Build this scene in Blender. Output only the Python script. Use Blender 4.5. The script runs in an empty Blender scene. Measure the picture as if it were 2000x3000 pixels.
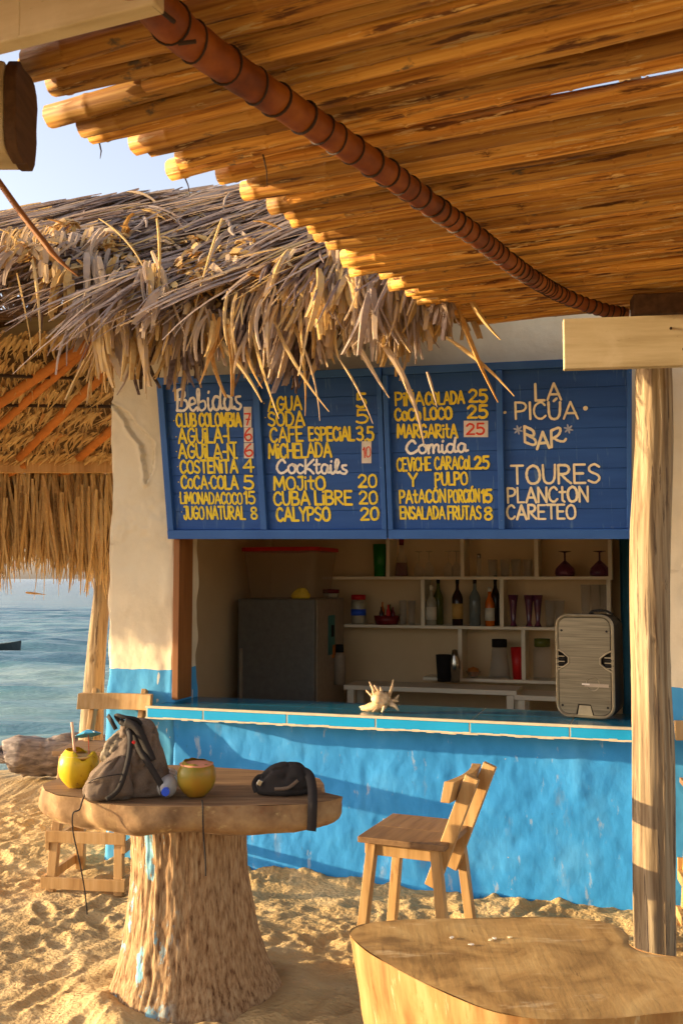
import bpy, math, random
import numpy as np
from mathutils import Vector, Matrix, Euler
random.seed(7)
scene = bpy.context.scene
R = math.radians
PI = math.pi

# ------------------------------------------------------------------ camera, sky, sun, exposure
EYE = 1.7
FPX = 2800.0                    # focal length in pixels of the 2000x3000 photograph
PITCH = R(4.0)
cam_d = bpy.data.cameras.new("camera")
cam_d.sensor_fit = 'VERTICAL'
cam_d.sensor_height = 36.0
cam_d.lens = 36.0 * FPX / 3000.0
cam_d.clip_start = 0.05
cam_d.clip_end = 20000
cam_d.dof.use_dof = True
cam_d.dof.focus_distance = 4.9
cam_d.dof.aperture_fstop = 9.0
cam = bpy.data.objects.new("camera", cam_d)
scene.collection.objects.link(cam)
cam.location = (0, 0, EYE)
cam.rotation_euler = (PI / 2 + PITCH, 0, 0)
scene.camera = cam

SUN_EL, SUN_AZ = R(8.5), R(-87.0)      # azimuth measured from +Y towards +X: the sun stands to the left
sdir = Vector((math.sin(SUN_AZ) * math.cos(SUN_EL), math.cos(SUN_AZ) * math.cos(SUN_EL), math.sin(SUN_EL)))
world = bpy.data.worlds.new("World")
scene.world = world
world.use_nodes = True
wn = world.node_tree
wn.nodes.clear()
sky = wn.nodes.new("ShaderNodeTexSky")
sky.sky_type = 'NISHITA'
sky.sun_disc = False
sky.sun_elevation = SUN_EL
sky.sun_rotation = SUN_AZ
sky.air_density = 1.0
sky.dust_density = 2.4
sky.ozone_density = 1.0
hs = wn.nodes.new("ShaderNodeHueSaturation")
hs.inputs['Saturation'].default_value = 0.62
tint = wn.nodes.new("ShaderNodeMix"); tint.data_type = 'RGBA'; tint.blend_type = 'MULTIPLY'
tint.inputs[0].default_value = 1.0
tint.inputs[7].default_value = (.96, .92, .98, 1)
bg = wn.nodes.new("ShaderNodeBackground")
bg.inputs['Strength'].default_value = 0.122
wo = wn.nodes.new("ShaderNodeOutputWorld")
wn.links.new(sky.outputs[0], hs.inputs['Color'])
wn.links.new(hs.outputs[0], tint.inputs[6])
wn.links.new(tint.outputs[2], bg.inputs['Color'])
wn.links.new(bg.outputs[0], wo.inputs['Surface'])

sun_d = bpy.data.lights.new("sun", 'SUN')
sun_d.energy = 2.55
sun_d.angle = R(0.5)
sun_d.color = (1.0, 0.75, 0.42)
sun = bpy.data.objects.new("sun", sun_d)
scene.collection.objects.link(sun)
sun.rotation_euler = sdir.to_track_quat('Z', 'Y').to_euler()
scene.view_settings.view_transform = 'Standard'
scene.view_settings.look = 'None'
scene.view_settings.exposure = 2.12
scene.view_settings.gamma = 1.0
scene.render.engine = 'CYCLES'
scene.cycles.max_bounces = 10
scene.cycles.diffuse_bounces = 6
scene.cycles.use_denoising = True

# ------------------------------------------------------------------ placing: photograph pixel -> point on a real plane
CAM = np.array([0, 0, EYE])
TH = R(17.5)                                      # the bar front is turned 17.5 degrees
WAX = np.array([math.cos(TH), -math.sin(TH), 0.])
WAY = np.array([math.sin(TH), math.cos(TH), 0.])
WO = np.array([0, 5.41, 0.])
def ray(u, v):
    cx = (u - 1000) / FPX; cy = (1500 - v) / FPX
    return np.array([cx, math.cos(PITCH) - cy * math.sin(PITCH), math.sin(PITCH) + cy * math.cos(PITCH)])
def on_z(u, v, z):
    d = ray(u, v); return CAM + (z - EYE) / d[2] * d
def on_y(u, v, Y):
    d = ray(u, v); return CAM + Y / d[1] * d
def on_plane(u, v, P0, N):
    d = ray(u, v); t = np.dot(np.array(P0) - CAM, N) / np.dot(d, N); return CAM + t * d
def D(x, y): return (x / .784, y / .784)          # reduced-size pixel -> full-size pixel
def on_wall(u, v, y=0.0):                         # -> (s, y, z) in the bar's own axes
    P = on_plane(u, v, WO + WAY * y, WAY); return ((P - WO) @ WAX, y, P[2])
def W(s, y, z): return WO + WAX * s + WAY * y + np.array([0, 0, z])

# ------------------------------------------------------------------ noise
def _h(ix, iy, iz, seed):
    n = (ix * 374761393 + iy * 668265263 + iz * 2147483647 + seed * 974711) & 0xffffffff
    n = ((n ^ (n >> 13)) * 1274126177) & 0xffffffff
    n = ((n ^ (n >> 16)) * 2246822519) & 0xffffffff
    return ((n ^ (n >> 15)) & 0xffff) / 65535.0
def vn(x, y, z=0.0, seed=0):
    x, y, z = np.broadcast_arrays(np.asarray(x, float), np.asarray(y, float), np.asarray(z, float))
    fx, fy, fz = np.floor(x), np.floor(y), np.floor(z)
    ix, iy, iz = fx.astype(np.int64), fy.astype(np.int64), fz.astype(np.int64)
    tx, ty, tz = x - fx, y - fy, z - fz
    tx = tx * tx * (3 - 2 * tx); ty = ty * ty * (3 - 2 * ty); tz = tz * tz * (3 - 2 * tz)
    r = 0
    for a in (0, 1):
        for b in (0, 1):
            for c in (0, 1):
                w = (tx if a else 1 - tx) * (ty if b else 1 - ty) * (tz if c else 1 - tz)
                r = r + w * _h(ix + a, iy + b, iz + c, seed)
    return r * 2 - 1
def fbm(x, y, z=0.0, oct=4, seed=0):
    r, a = 0, 1.0
    for k in range(oct):
        r = r + a * vn(x * 2 ** k, y * 2 ** k, z * 2 ** k if not np.isscalar(z) else z * 2 ** k, seed + k * 7)
        a *= .5
    return r

# ------------------------------------------------------------------ materials
def _n(t, typ, **kw):
    n = t.nodes.new(typ)
    for k, v in kw.items(): setattr(n, k, v)
    return n
def mat(name, cols, scale=(5, 5, 5), rough=.8, bump=.3, bscale=None, bdist=.004, detail=8, dist=0.0, metal=0., spec=.3,
        pos=None, rnd=.0, stain=None, trans=0., alpha=1., coat=0., sss=0., coords='Object', nrough=.6):
    m = bpy.data.materials.new(name); m.use_nodes = True
    t = m.node_tree; b = t.nodes['Principled BSDF']
    tc = _n(t, 'ShaderNodeTexCoord'); mp = _n(t, 'ShaderNodeMapping'); mp.inputs['Scale'].default_value = scale
    t.links.new(tc.outputs[coords], mp.inputs['Vector'])
    vec = mp.outputs[0]
    oi = None
    if rnd:
        oi = _n(t, 'ShaderNodeObjectInfo')
        ad = _n(t, 'ShaderNodeVectorMath', operation='MULTIPLY_ADD')
        ad.inputs[1].default_value = (1, 1, 1)
        t.links.new(vec, ad.inputs[0])
        sc = _n(t, 'ShaderNodeMath', operation='MULTIPLY'); sc.inputs[1].default_value = 57.0
        t.links.new(oi.outputs['Random'], sc.inputs[0]); t.links.new(sc.outputs[0], ad.inputs[2])
        vec = ad.outputs[0]
    nz = _n(t, 'ShaderNodeTexNoise'); nz.inputs['Scale'].default_value = 1.0
    nz.inputs['Detail'].default_value = detail; nz.inputs['Roughness'].default_value = nrough; nz.inputs['Distortion'].default_value = dist
    t.links.new(vec, nz.inputs['Vector'])
    rp = _n(t, 'ShaderNodeValToRGB')
    k = len(cols)
    el = rp.color_ramp.elements
    while len(el) < k: el.new(.5)
    for i, c in enumerate(cols):
        p = pos[i] if pos else .3 + .4 * (i / max(1, k - 1))
        el[i].position = p; el[i].color = (*c, 1)
    t.links.new(nz.outputs['Fac'], rp.inputs[0])
    col = rp.outputs[0]
    if stain:                                     # (colour, scale xyz, threshold, softness)
        for (sc_, ss, th, so) in stain:
            m2 = _n(t, 'ShaderNodeMapping'); m2.inputs['Scale'].default_value = ss
            t.links.new(tc.outputs[coords], m2.inputs['Vector'])
            n2 = _n(t, 'ShaderNodeTexNoise'); n2.inputs['Scale'].default_value = 1; n2.inputs['Detail'].default_value = 6
            n2.inputs['Roughness'].default_value = .65
            t.links.new(m2.outputs[0], n2.inputs['Vector'])
            mr = _n(t, 'ShaderNodeMapRange'); mr.inputs[1].default_value = th; mr.inputs[2].default_value = th + so
            t.links.new(n2.outputs['Fac'], mr.inputs[0])
            mx = _n(t, 'ShaderNodeMix', data_type='RGBA'); mx.inputs[7].default_value = (*sc_, 1)
            t.links.new(mr.outputs[0], mx.inputs[0]); t.links.new(col, mx.inputs[6]); col = mx.outputs[2]
    if rnd:
        h = _n(t, 'ShaderNodeHueSaturation')
        mr = _n(t, 'ShaderNodeMapRange'); mr.inputs[3].default_value = 1 - rnd; mr.inputs[4].default_value = 1 + rnd * .8
        t.links.new(oi.outputs['Random'], mr.inputs[0]); t.links.new(mr.outputs[0], h.inputs['Value'])
        t.links.new(col, h.inputs['Color']); col = h.outputs[0]
    t.links.new(col, b.inputs['Base Color'])
    b.inputs['Roughness'].default_value = rough; b.inputs['Metallic'].default_value = metal
    b.inputs['Specular IOR Level'].default_value = spec
    b.inputs['Coat Weight'].default_value = coat
    b.inputs['Transmission Weight'].default_value = trans
    b.inputs['Alpha'].default_value = alpha
    if bump:
        bp = _n(t, 'ShaderNodeBump'); bp.inputs['Strength'].default_value = bump; bp.inputs['Distance'].default_value = bdist
        if bscale:
            m3 = _n(t, 'ShaderNodeMapping'); m3.inputs['Scale'].default_value = bscale
            t.links.new(tc.outputs[coords], m3.inputs['Vector'])
            n3 = _n(t, 'ShaderNodeTexNoise'); n3.inputs['Scale'].default_value = 1; n3.inputs['Detail'].default_value = 6
            t.links.new(m3.outputs[0], n3.inputs['Vector']); t.links.new(n3.outputs['Fac'], bp.inputs['Height'])
        else: t.links.new(nz.outputs['Fac'], bp.inputs['Height'])
        t.links.new(bp.outputs[0], b.inputs['Normal'])
    return m
def plain(name, c, rough=.5, **kw):
    k = tuple(min(1, x * 1.12) for x in c); d = tuple(x * .86 for x in c)
    kw.setdefault('bump', .1)
    return mat(name, [d, k], scale=(22, 22, 22), rough=rough, **kw)
def leafmat(name, cols, rough=.75):
    """strips of dry palm: the strand's own tone (attribute) picks its colour, streaks run along it"""
    m = bpy.data.materials.new(name); m.use_nodes = True
    t = m.node_tree; b = t.nodes['Principled BSDF']
    at = _n(t, 'ShaderNodeAttribute', attribute_name='tone')
    tc = _n(t, 'ShaderNodeTexCoord')
    nz = _n(t, 'ShaderNodeTexNoise'); nz.inputs['Scale'].default_value = 35; nz.inputs['Detail'].default_value = 4
    t.links.new(tc.outputs['Object'], nz.inputs['Vector'])
    ma = _n(t, 'ShaderNodeMath', operation='MULTIPLY_ADD'); ma.inputs[1].default_value = .45; 
    su = _n(t, 'ShaderNodeMath', operation='SUBTRACT'); su.inputs[1].default_value = .22
    t.links.new(nz.outputs['Fac'], ma.inputs[0]); t.links.new(at.outputs['Fac'], ma.inputs[2]); t.links.new(ma.outputs[0], su.inputs[0])
    rp = _n(t, 'ShaderNodeValToRGB'); el = rp.color_ramp.elements
    while len(el) < len(cols): el.new(.5)
    for i, c in enumerate(cols): el[i].position = i / (len(cols) - 1); el[i].color = (*c, 1)
    t.links.new(su.outputs[0], rp.inputs[0]); t.links.new(rp.outputs[0], b.inputs['Base Color'])
    b.inputs['Roughness'].default_value = rough; b.inputs['Specular IOR Level'].default_value = .25
    # dry leaf lets a little light through
    tr = _n(t, 'ShaderNodeBsdfTranslucent'); mx = _n(t, 'ShaderNodeMixShader'); mx.inputs[0].default_value = .30
    t.links.new(rp.outputs[0], tr.inputs['Color']); t.links.new(b.outputs[0], mx.inputs[1]); t.links.new(tr.outputs[0], mx.inputs[2])
    t.links.new(mx.outputs[0], t.nodes['Material Output'].inputs['Surface'])
    return m
def glass(name, c, rough=.05, thin=.25):
    m = bpy.data.materials.new(name); m.use_nodes = True
    t = m.node_tree; b = t.nodes['Principled BSDF']
    b.inputs['Base Color'].default_value = (*c, 1); b.inputs['Roughness'].default_value = rough
    b.inputs['IOR'].default_value = 1.45; b.inputs['Specular IOR Level'].default_value = .6
    b.inputs['Alpha'].default_value = thin
    return m

M = {}
M['cane'] = mat('dry_cane', [(.16, .055, .008), (.42, .18, .028), (.60, .31, .06), (.70, .42, .11)], scale=(1.3, 75, 75), rough=.62, bump=.8,
                bdist=.005, rnd=.45, pos=[.28, .43, .58, .75], spec=.3,
                stain=[((.12, .042, .010), (2.2, 30, 30), .575, .07), ((.62, .43, .18), (5, 60, 60), .60, .04), ((.16, .11, .06), (5, 9, 9), .66, .05)])
M['pole'] = mat('red_bamboo', [(.08, .016, .002), (.24, .060, .005), (.38, .12, .012)], scale=(6, 6, 6), rough=.5, bump=.3, spec=.3, rnd=.15)
M['tie'] = plain('dark_binding', (.035, .018, .010), .7)
M['cream_wall'] = mat('cream_plaster', [(.66, .54, .34), (.76, .64, .43), (.80, .70, .49)], scale=(2.2, 2.2, 2.2), rough=.9, bump=.5, bscale=(14, 14, 14),
                      bdist=.012, stain=[((.40, .28, .15), (1.5, 1.5, 5), .64, .12), ((.78, .68, .48), (5, 5, 9), .62, .08)])
M['inner_wall'] = mat('inner_plaster', [(.62, .46, .26), (.70, .54, .32)], scale=(2, 2, 2), rough=.9, bump=.3, bscale=(9, 9, 9), bdist=.01)
M['blue_wall'] = mat('blue_plaster', [(.022, .235, .58), (.032, .285, .67), (.065, .335, .70)], scale=(2.6, 2.6, 2.2), rough=.72, bump=.22, bscale=(12, 12, 8),
                     bdist=.03, stain=[((.13, .30, .54), (7, 7, 3), .60, .14), ((.24, .38, .58), (14, 14, 5), .62, .06), ((.60, .56, .45), (9, 9, 7), .695, .012), ((.03, .17, .38), (24, 24, 9), .68, .03)])
M['board'] = mat('board_blue', [(.012, .058, .22), (.016, .075, .27), (.022, .088, .30)], scale=(2, 8, 14), rough=.6, bump=.3, rnd=.06,
                 stain=[((.08, .16, .32), (40, 40, 4), .60, .08), ((.16, .19, .24), (9, 9, 9), .68, .05)])
M['frame_blue'] = mat('frame_blue', [(.020, .085, .28), (.036, .12, .35)], scale=(4, 4, 4), rough=.55, bump=.3, stain=[((.18, .26, .36), (20, 20, 20), .68, .04)])
M['white_paint'] = plain('white_lettering', (.80, .76, .66), .7)
M['cream_paint'] = plain('cream_lettering', (.78, .68, .42), .7)
M['yellow_paint'] = mat('yellow_lettering', [(.40, .32, .05), (.70, .53, .035), (.80, .62, .05)], scale=(38, 38, 22), rough=.7, bump=.2, pos=[.28, .42, .62])
M['red_paint'] = plain('red_lettering', (.60, .05, .02), .7)
M['grey_paint'] = plain('grey_lettering', (.35, .38, .45), .7)
M['paper'] = plain('pale_patch', (.62, .56, .48), .8)
M['tile'] = mat('glazed_tile', [(.010, .30, .56), (.015, .36, .66)], scale=(3, 3, 3), rough=.22, bump=.05, rnd=.06, spec=.5)
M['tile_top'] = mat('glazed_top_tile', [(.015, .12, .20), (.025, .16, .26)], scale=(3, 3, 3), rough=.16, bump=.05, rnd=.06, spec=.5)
M['grout'] = plain('grout', (.62, .52, .34), .85)
M['cream_wood'] = mat('cream_painted_wood', [(.40, .31, .17), (.52, .42, .25), (.58, .48, .30)], scale=(2, 22, 22), rough=.7, bump=.4,
                      stain=[((.22, .15, .07), (9, 30, 30), .64, .04), ((.62, .52, .34), (3, 3, 3), .55, .2)])
M['dark_wood'] = mat('dark_wood', [(.06, .03, .015), (.13, .065, .03)], scale=(30, 4, 30), rough=.85, bump=.6)
M['stool_wood'] = mat('pale_stool_wood', [(.34, .18, .06), (.48, .28, .10), (.56, .35, .15)], scale=(26, 26, 2.2), rough=.6, bump=.35, rnd=.12,
                      stain=[((.25, .11, .035), (9, 9, 2.5), .64, .08)])
M['seat_wood'] = mat('stool_seat_wood', [(.16, .08, .035), (.25, .14, .06), (.31, .18, .08)], scale=(2.5, 28, 28), rough=.6, bump=.3, rnd=.12)
M['rust'] = plain('rafter_wood', (.50, .18, .035), .7)
M['jamb'] = mat('jamb_wood', [(.22, .08, .02), (.32, .13, .035)], scale=(20, 20, 2), rough=.6, bump=.2)
M['post'] = mat('weathered_post', [(.07, .04, .02), (.22, .15, .08), (.34, .25, .14), (.42, .33, .21)], scale=(30, 30, 1.2), rough=.75, bump=.9, bdist=.006,
                pos=[.30, .42, .56, .72], dist=.6, stain=[((.20, .09, .03), (5, 5, 1.2), .62, .08), ((.10, .065, .04), (60, 60, 2.2), .58, .05)])
M['log_top'] = mat('log_top_grain', [(.17, .09, .028), (.37, .225, .080), (.50, .335, .135)], scale=(5, 5, 5), rough=.6, bump=.4, bscale=(60, 9, 10), bdist=.003,
                   dist=1.1, stain=[((.13, .07, .025), (60, 7, 9), .66, .05), ((.54, .40, .22), (5, 26, 6), .58, .12), ((.16, .09, .035), (3, 5, 3), .60, .12), ((.66, .52, .32), (26, 70, 20), .70, .02)])
M['log_side'] = mat('log_side_wood', [(.22, .085, .02), (.34, .19, .06), (.43, .275, .11)], scale=(16, 16, 1.2), rough=.7, bump=.7, bdist=.006,
                    stain=[((.24, .09, .02), (18, 18, 3), .68, .04), ((.54, .42, .22), (26, 26, 1.5), .60, .08), ((.30, .13, .03), (40, 40, 1.6), .60, .06)])
M['slab_top'] = mat('slab_top_grain', [(.11, .058, .028), (.20, .115, .055), (.28, .17, .08)], scale=(3, 30, 20), rough=.65, bump=.5, dist=.4)
M['slab_side'] = mat('slab_bark', [(.13, .07, .03), (.26, .155, .07), (.38, .25, .11)], scale=(9, 9, 9), rough=.85, bump=.8, bdist=.01,
                     stain=[((.20, .09, .035), (5, 5, 5), .58, .1), ((.50, .37, .16), (7, 7, 10), .58, .08)])
M['bark'] = mat('palm_bark', [(.10, .042, .015), (.27, .155, .070), (.37, .235, .115), (.46, .32, .17)], scale=(80, 80, 14), rough=.9, bump=.6, bdist=.012,
                pos=[.32, .44, .56, .7], stain=[((.20, .42, .50), (10, 10, 5), .56, .03), ((.34, .50, .50), (14, 14, 6), .66, .03)])
for _nd in [n for n in M['bark'].node_tree.nodes if n.type == 'MAP_RANGE']:      # paint was slapped on the sea side of the stump only
    _t = M['bark'].node_tree; _l = _nd.outputs[0].links[0]; _dst = _l.to_socket; _t.links.remove(_l)
    _tc = _n(_t, 'ShaderNodeTexCoord'); _sp = _n(_t, 'ShaderNodeSeparateXYZ'); _t.links.new(_tc.outputs['Object'], _sp.inputs[0])
    _mr = _n(_t, 'ShaderNodeMapRange'); _mr.inputs[1].default_value = -.62; _mr.inputs[2].default_value = -.74; _t.links.new(_sp.outputs['X'], _mr.inputs[0])
    _mu = _n(_t, 'ShaderNodeMath', operation='MULTIPLY'); _t.links.new(_nd.outputs[0], _mu.inputs[0]); _t.links.new(_mr.outputs[0], _mu.inputs[1]); _t.links.new(_mu.outputs[0], _dst)
M['drift'] = mat('driftwood', [(.07, .055, .05), (.22, .18, .155), (.42, .35, .30)], scale=(4, 22, 22), rough=.9, bump=1., bdist=.02)
M['sand'] = mat('sand', [(.38, .25, .105), (.50, .345, .155), (.58, .42, .21)], scale=(3, 3, 3), rough=.95, bump=1., bscale=(46, 70, 46), bdist=.014, detail=10, coords='Generated' if False else 'Object',
                stain=[((.34, .22, .11), (12, 16, 12), .66, .05), ((.20, .12, .05), (55, 55, 55), .70, .03)])
M['leaf'] = leafmat('dry_palm_leaf', [(.08, .045, .03), (.24, .17, .145), (.40, .31, .25), (.52, .37, .23), (.62, .41, .15), (.48, .23, .05)])
M['leaf_warm'] = leafmat('palapa_palm_leaf', [(.09, .045, .015), (.40, .245, .10), (.60, .41, .18), (.72, .54, .27), (.54, .27, .09)])
M['black'] = plain('black_fabric', (.022, .017, .014), .8)
M['black_plastic'] = plain('black_plastic', (.014, .012, .010), .75, spec=.15)
M['bag'] = mat('taupe_fabric', [(.12, .082, .055), (.165, .118, .08)], scale=(160, 160, 160), rough=.85, bump=.4, bdist=.001)
M['bag_net'] = mat('bag_net', [(.10, .075, .05), (.30, .24, .16)], scale=(70, 70, 70), rough=.8, bump=.6, bdist=.003)
M['coco_y'] = mat('coconut_yellow', [(.50, .33, .012), (.66, .46, .02), (.60, .36, .02)], scale=(7, 7, 4), rough=.35, bump=.15, stain=[((.30, .17, .03), (14, 14, 8), .60, .08), ((.16, .09, .03), (50, 50, 30), .66, .03)])
M['coco_g'] = mat('coconut_green_orange', [(.13, .17, .02), (.30, .18, .015), (.36, .14, .012)], scale=(6, 6, 6), rough=.38, bump=.15, stain=[((.22, .11, .02), (16, 16, 9), .66, .05)])
M['coco_in'] = plain('coconut_flesh', (.72, .50, .22), .7)
M['coco_pink'] = plain('coconut_cut_pink', (.62, .25, .14), .7)
M['blue_paper'] = plain('umbrella_blue', (.06, .36, .55), .6)
M['peach'] = plain('straw_peach', (.80, .45, .28), .5)
M['red'] = plain('red_plastic', (.50, .015, .012), .4)
M['cap_blue'] = plain('cap_blue', (.02, .08, .55), .35)
M['pet'] = glass('clear_plastic', (.62, .60, .56), .12, .6)
M['clear'] = glass('clear_glass', (.45, .40, .33), .05, .22)
M['purple_glass'] = glass('purple_glass', (.12, .025, .06), .08, .85)
M['dark_red'] = plain('dark_red_liquid', (.14, .01, .012), .25)
M['green_plastic'] = plain('green_plastic', (.02, .17, .02), .25)
M['amber'] = plain('amber_liquid', (.50, .12, .01), .2)
M['dark_bottle'] = plain('dark_bottle_glass', (.028, .013, .01), .12)
M['green_bottle'] = plain('green_bottle_glass', (.10, .11, .02), .12)
M['grey_bottle'] = plain('grey_bottle_glass', (.13, .15, .14), .12)
M['pale_bottle'] = plain('pale_bottle_glass', (.32, .29, .21), .15)
M['label_y'] = plain('tan_label', (.50, .30, .08), .7)
M['label_w'] = plain('white_label', (.60, .56, .44), .7)
M['steel'] = plain('steel', (.45, .42, .36), .25, metal=1.)
M['fridge'] = plain('fridge_grey', (.13, .12, .10), .4)
M['fridge_edge'] = plain('fridge_edge', (.30, .24, .17), .5)
M['teal'] = plain('teal_sticker', (.05, .20, .18), .6)
M['orange'] = plain('orange_sticker', (.50, .16, .02), .6)
M['shelf'] = mat('white_shelf', [(.72, .64, .48), (.80, .72, .55)], scale=(5, 5, 5), rough=.6, bump=.1)
M['box_plastic'] = glass('translucent_box', (.40, .28, .16), .35, .35)
M['yellow_bag'] = plain('yellow_bag', (.62, .42, .03), .5)
M['bronze'] = mat('brushed_grille', [(.10, .085, .055), (.20, .17, .115)], scale=(4, 4, 160), rough=.42, bump=.35, bdist=.001, metal=.75)
M['bronze_rim'] = plain('grille_rim', (.30, .25, .16), .4, metal=.5)
M['shell'] = mat('conch_shell', [(.42, .24, .10), (.60, .42, .22), (.70, .52, .32)], scale=(30, 30, 30), rough=.5, bump=.4, stain=[((.55, .25, .10), (22, 22, 22), .62, .06)])
M['curtain'] = plain('teal_curtain', (.02, .10, .15), .8)
M['boat'] = plain('boat_dark', (.04, .05, .05), .6)

# ------------------------------------------------------------------ mesh helpers
class MB:
    def __init__(s): s.v = []; s.f = []; s.mi = []; s.tone = []
    def add(s, v, f, mi=0, tone=None):
        o = len(s.v); s.v += [tuple(map(float, p)) for p in v]; s.f += [tuple(o + i for i in q) for q in f]
        s.mi += [mi] * len(f)
        s.tone += [0.5 if tone is None else tone] * len(v)
        return s
    def box(s, c, d, rot=None, mi=0):
        h = [x / 2 for x in d]
        v = [Vector((x * h[0], y * h[1], z * h[2])) for x in (-1, 1) for y in (-1, 1) for z in (-1, 1)]
        if rot: v = [rot @ p for p in v]
        c = Vector(c)
        return s.add([p + c for p in v], [(0, 1, 3, 2), (4, 6, 7, 5), (0, 4, 5, 1), (2, 3, 7, 6), (0, 2, 6, 4), (1, 5, 7, 3)], mi)
    def bar(s, a, b, w, t, up=(0, 0, 1), mi=0):
        a, b = Vector(a), Vector(b); z = (b - a).normalized(); u = Vector(up)
        if abs(z.dot(u)) > .98: u = Vector((0, 1, 0))
        x = u.cross(z).normalized(); y = z.cross(x)
        m = Matrix((x, y, z)).transposed()
        return s.box((a + b) / 2, (w, t, (b - a).length), m, mi)
    def tube(s, pts, rad, seg=12, caps=True, mi=0, disp=None, flat=1.0, up=None):
        P = [Vector(p) for p in pts]; n = len(P)
        if not hasattr(rad, '__len__'): rad = [rad] * n
        T = [(P[min(i + 1, n - 1)] - P[max(i - 1, 0)]).normalized() for i in range(n)]
        u = Vector(up) if up else (Vector((0, 0, 1)) if abs(T[0].z) < .9 else Vector((1, 0, 0)))
        v = []; 
        for i in range(n):
            x = (u - T[i] * u.dot(T[i])).normalized(); y = T[i].cross(x); u = x
            for k in range(seg):
                a = 2 * PI * k / seg
                r = rad[i] * (1 if disp is None else disp(i, k))
                v.append(P[i] + x * math.cos(a) * r * flat + y * math.sin(a) * r)
        f = [(i * seg + k, i * seg + (k + 1) % seg, (i + 1) * seg + (k + 1) % seg, (i + 1) * seg + k) for i in range(n - 1) for k in range(seg)]
        if caps: f += [tuple(range(seg))[::-1], tuple((n - 1) * seg + k for k in range(seg))]
        return s.add(v, f, mi)
    def lathe(s, prof, seg=24, c=(0, 0, 0), mi=0, sx=1., sy=1., fn=None):
        v = []; n = len(prof)
        for i, (r, z) in enumerate(prof):
            for k in range(seg):
                a = 2 * PI * k / seg; q = 1 if fn is None else fn(a, z)
                v.append((c[0] + r * q * math.cos(a) * sx, c[1] + r * q * math.sin(a) * sy, c[2] + z))
        f = [(i * seg + k, i * seg + (k + 1) % seg, (i + 1) * seg + (k + 1) % seg, (i + 1) * seg + k) for i in range(n - 1) for k in range(seg)]
        f += [tuple(range(seg))[::-1], tuple((n - 1) * seg + k for k in range(seg))]
        return s.add(v, f, mi)
    def prism(s, poly, z0, z1, mi=0, ax=None):
        n = len(poly); v = [(x, y, z0) for x, y in poly] + [(x, y, z1) for x, y in poly]
        f = [tuple(range(n))[::-1], tuple(range(n, 2 * n))] + [(i, (i + 1) % n, n + (i + 1) % n, n + i) for i in range(n)]
        if ax: v = [ax(p) for p in v]
        return s.add(v, f, mi)
    def leaf(s, base, d, L, w, droop=.5, seg=5, tone=.5, side=None, curl=0., fold=.25, blunt=0.):
        """one dry leaf strip: a folded, tapering, drooping ribbon"""
        p = np.array(base, float); d = np.array(d, float); d /= np.linalg.norm(d)
        v = []; f = []
        g = np.array([0, 0, -1.])
        if side is None: side = np.cross(d, g + np.array([.01, .02, 0]))
        side = np.array(side, float); side /= (np.linalg.norm(side) + 1e-9)
        st = L / seg
        for i in range(seg + 1):
            t = i / seg
            ww = w * (1 - (.85 - .60 * blunt) * max(0, t - .35) / .65) * (.65 + .35 * min(1, t * 4))
            nn = np.cross(d, side); nn /= (np.linalg.norm(nn) + 1e-9)
            v += [p - side * ww / 2, p + nn * ww * fold, p + side * ww / 2]
            p = p + d * st
            d = d + g * droop * st / max(L, .1) + side * curl * st / max(L, .1); d /= np.linalg.norm(d)
        for i in range(seg):
            a = i * 3
            f += [(a, a + 1, a + 4, a + 3), (a + 1, a + 2, a + 5, a + 4)]
        return s.add(v, f, 0, tone)
    def build(s, name, mats, parent=None, smooth=False, bevel=0., loc=None, rot=None, data_only=False):
        me = bpy.data.meshes.new(name); me.from_pydata(s.v, [], s.f)
        if not isinstance(mats, (list, tuple)): mats = [mats]
        for m in mats: me.materials.append(M[m] if isinstance(m, str) else m)
        if len(mats) > 1: me.polygons.foreach_set('material_index', s.mi)
        if smooth: me.polygons.foreach_set('use_smooth', [True] * len(me.polygons))
        if any(x != .5 for x in s.tone):
            a = me.attributes.new('tone', 'FLOAT', 'POINT'); a.data.foreach_set('value', s.tone)
        me.update()
        if data_only: return me
        return link(name, me, parent, bevel, loc, rot, smooth)
def link(name, me, parent=None, bevel=0., loc=None, rot=None, smooth=False):
    o = bpy.data.objects.new(name, me); scene.collection.objects.link(o)
    if parent: o.parent = parent
    if loc is not None: o.location = loc
    if rot is not None: o.rotation_euler = rot
    if bevel:
        b = o.modifiers.new('bevel', 'BEVEL'); b.width = bevel; b.segments = 2; b.limit_method = 'ANGLE'; b.angle_limit = R(40)
    return o
def tag(o, label=None, cat=None, group=None, kind=None):
    if label: o['label'] = label
    if cat: o['category'] = cat
    if group: o['group'] = group
    if kind: o['kind'] = kind
    return o
def thing(name, label, cat, loc=(0, 0, 0), rz=0., group=None, rot=None):
    o = bpy.data.objects.new(name, None); scene.collection.objects.link(o); o.empty_display_size = .1
    o.location = tuple(float(x) for x in loc); o.rotation_euler = rot if rot else (0, 0, rz)
    return tag(o, label, cat, group)
def copy_tree(o, parent=None):
    c = o.copy(); scene.collection.objects.link(c); c.parent = parent
    for ch in o.children: copy_tree(ch, c)
    return c
def catmull(pts, n=6, closed=False):
    P = [np.array(p, float) for p in pts]; k = len(P); out = []
    rng = range(k) if closed else range(k - 1)
    for i in rng:
        if closed: a, b, c, d = P[i - 1], P[i], P[(i + 1) % k], P[(i + 2) % k]
        else: a, b, c, d = P[max(i - 1, 0)], P[i], P[i + 1], P[min(i + 2, k - 1)]
        for j in range(n):
            t = j / n
            out.append(.5 * ((2 * b) + (c - a) * t + (2 * a - 5 * b + 4 * c - d) * t * t + (3 * b - a - 3 * c + d) * t ** 3))
    if not closed: out.append(P[-1])
    return out
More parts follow.
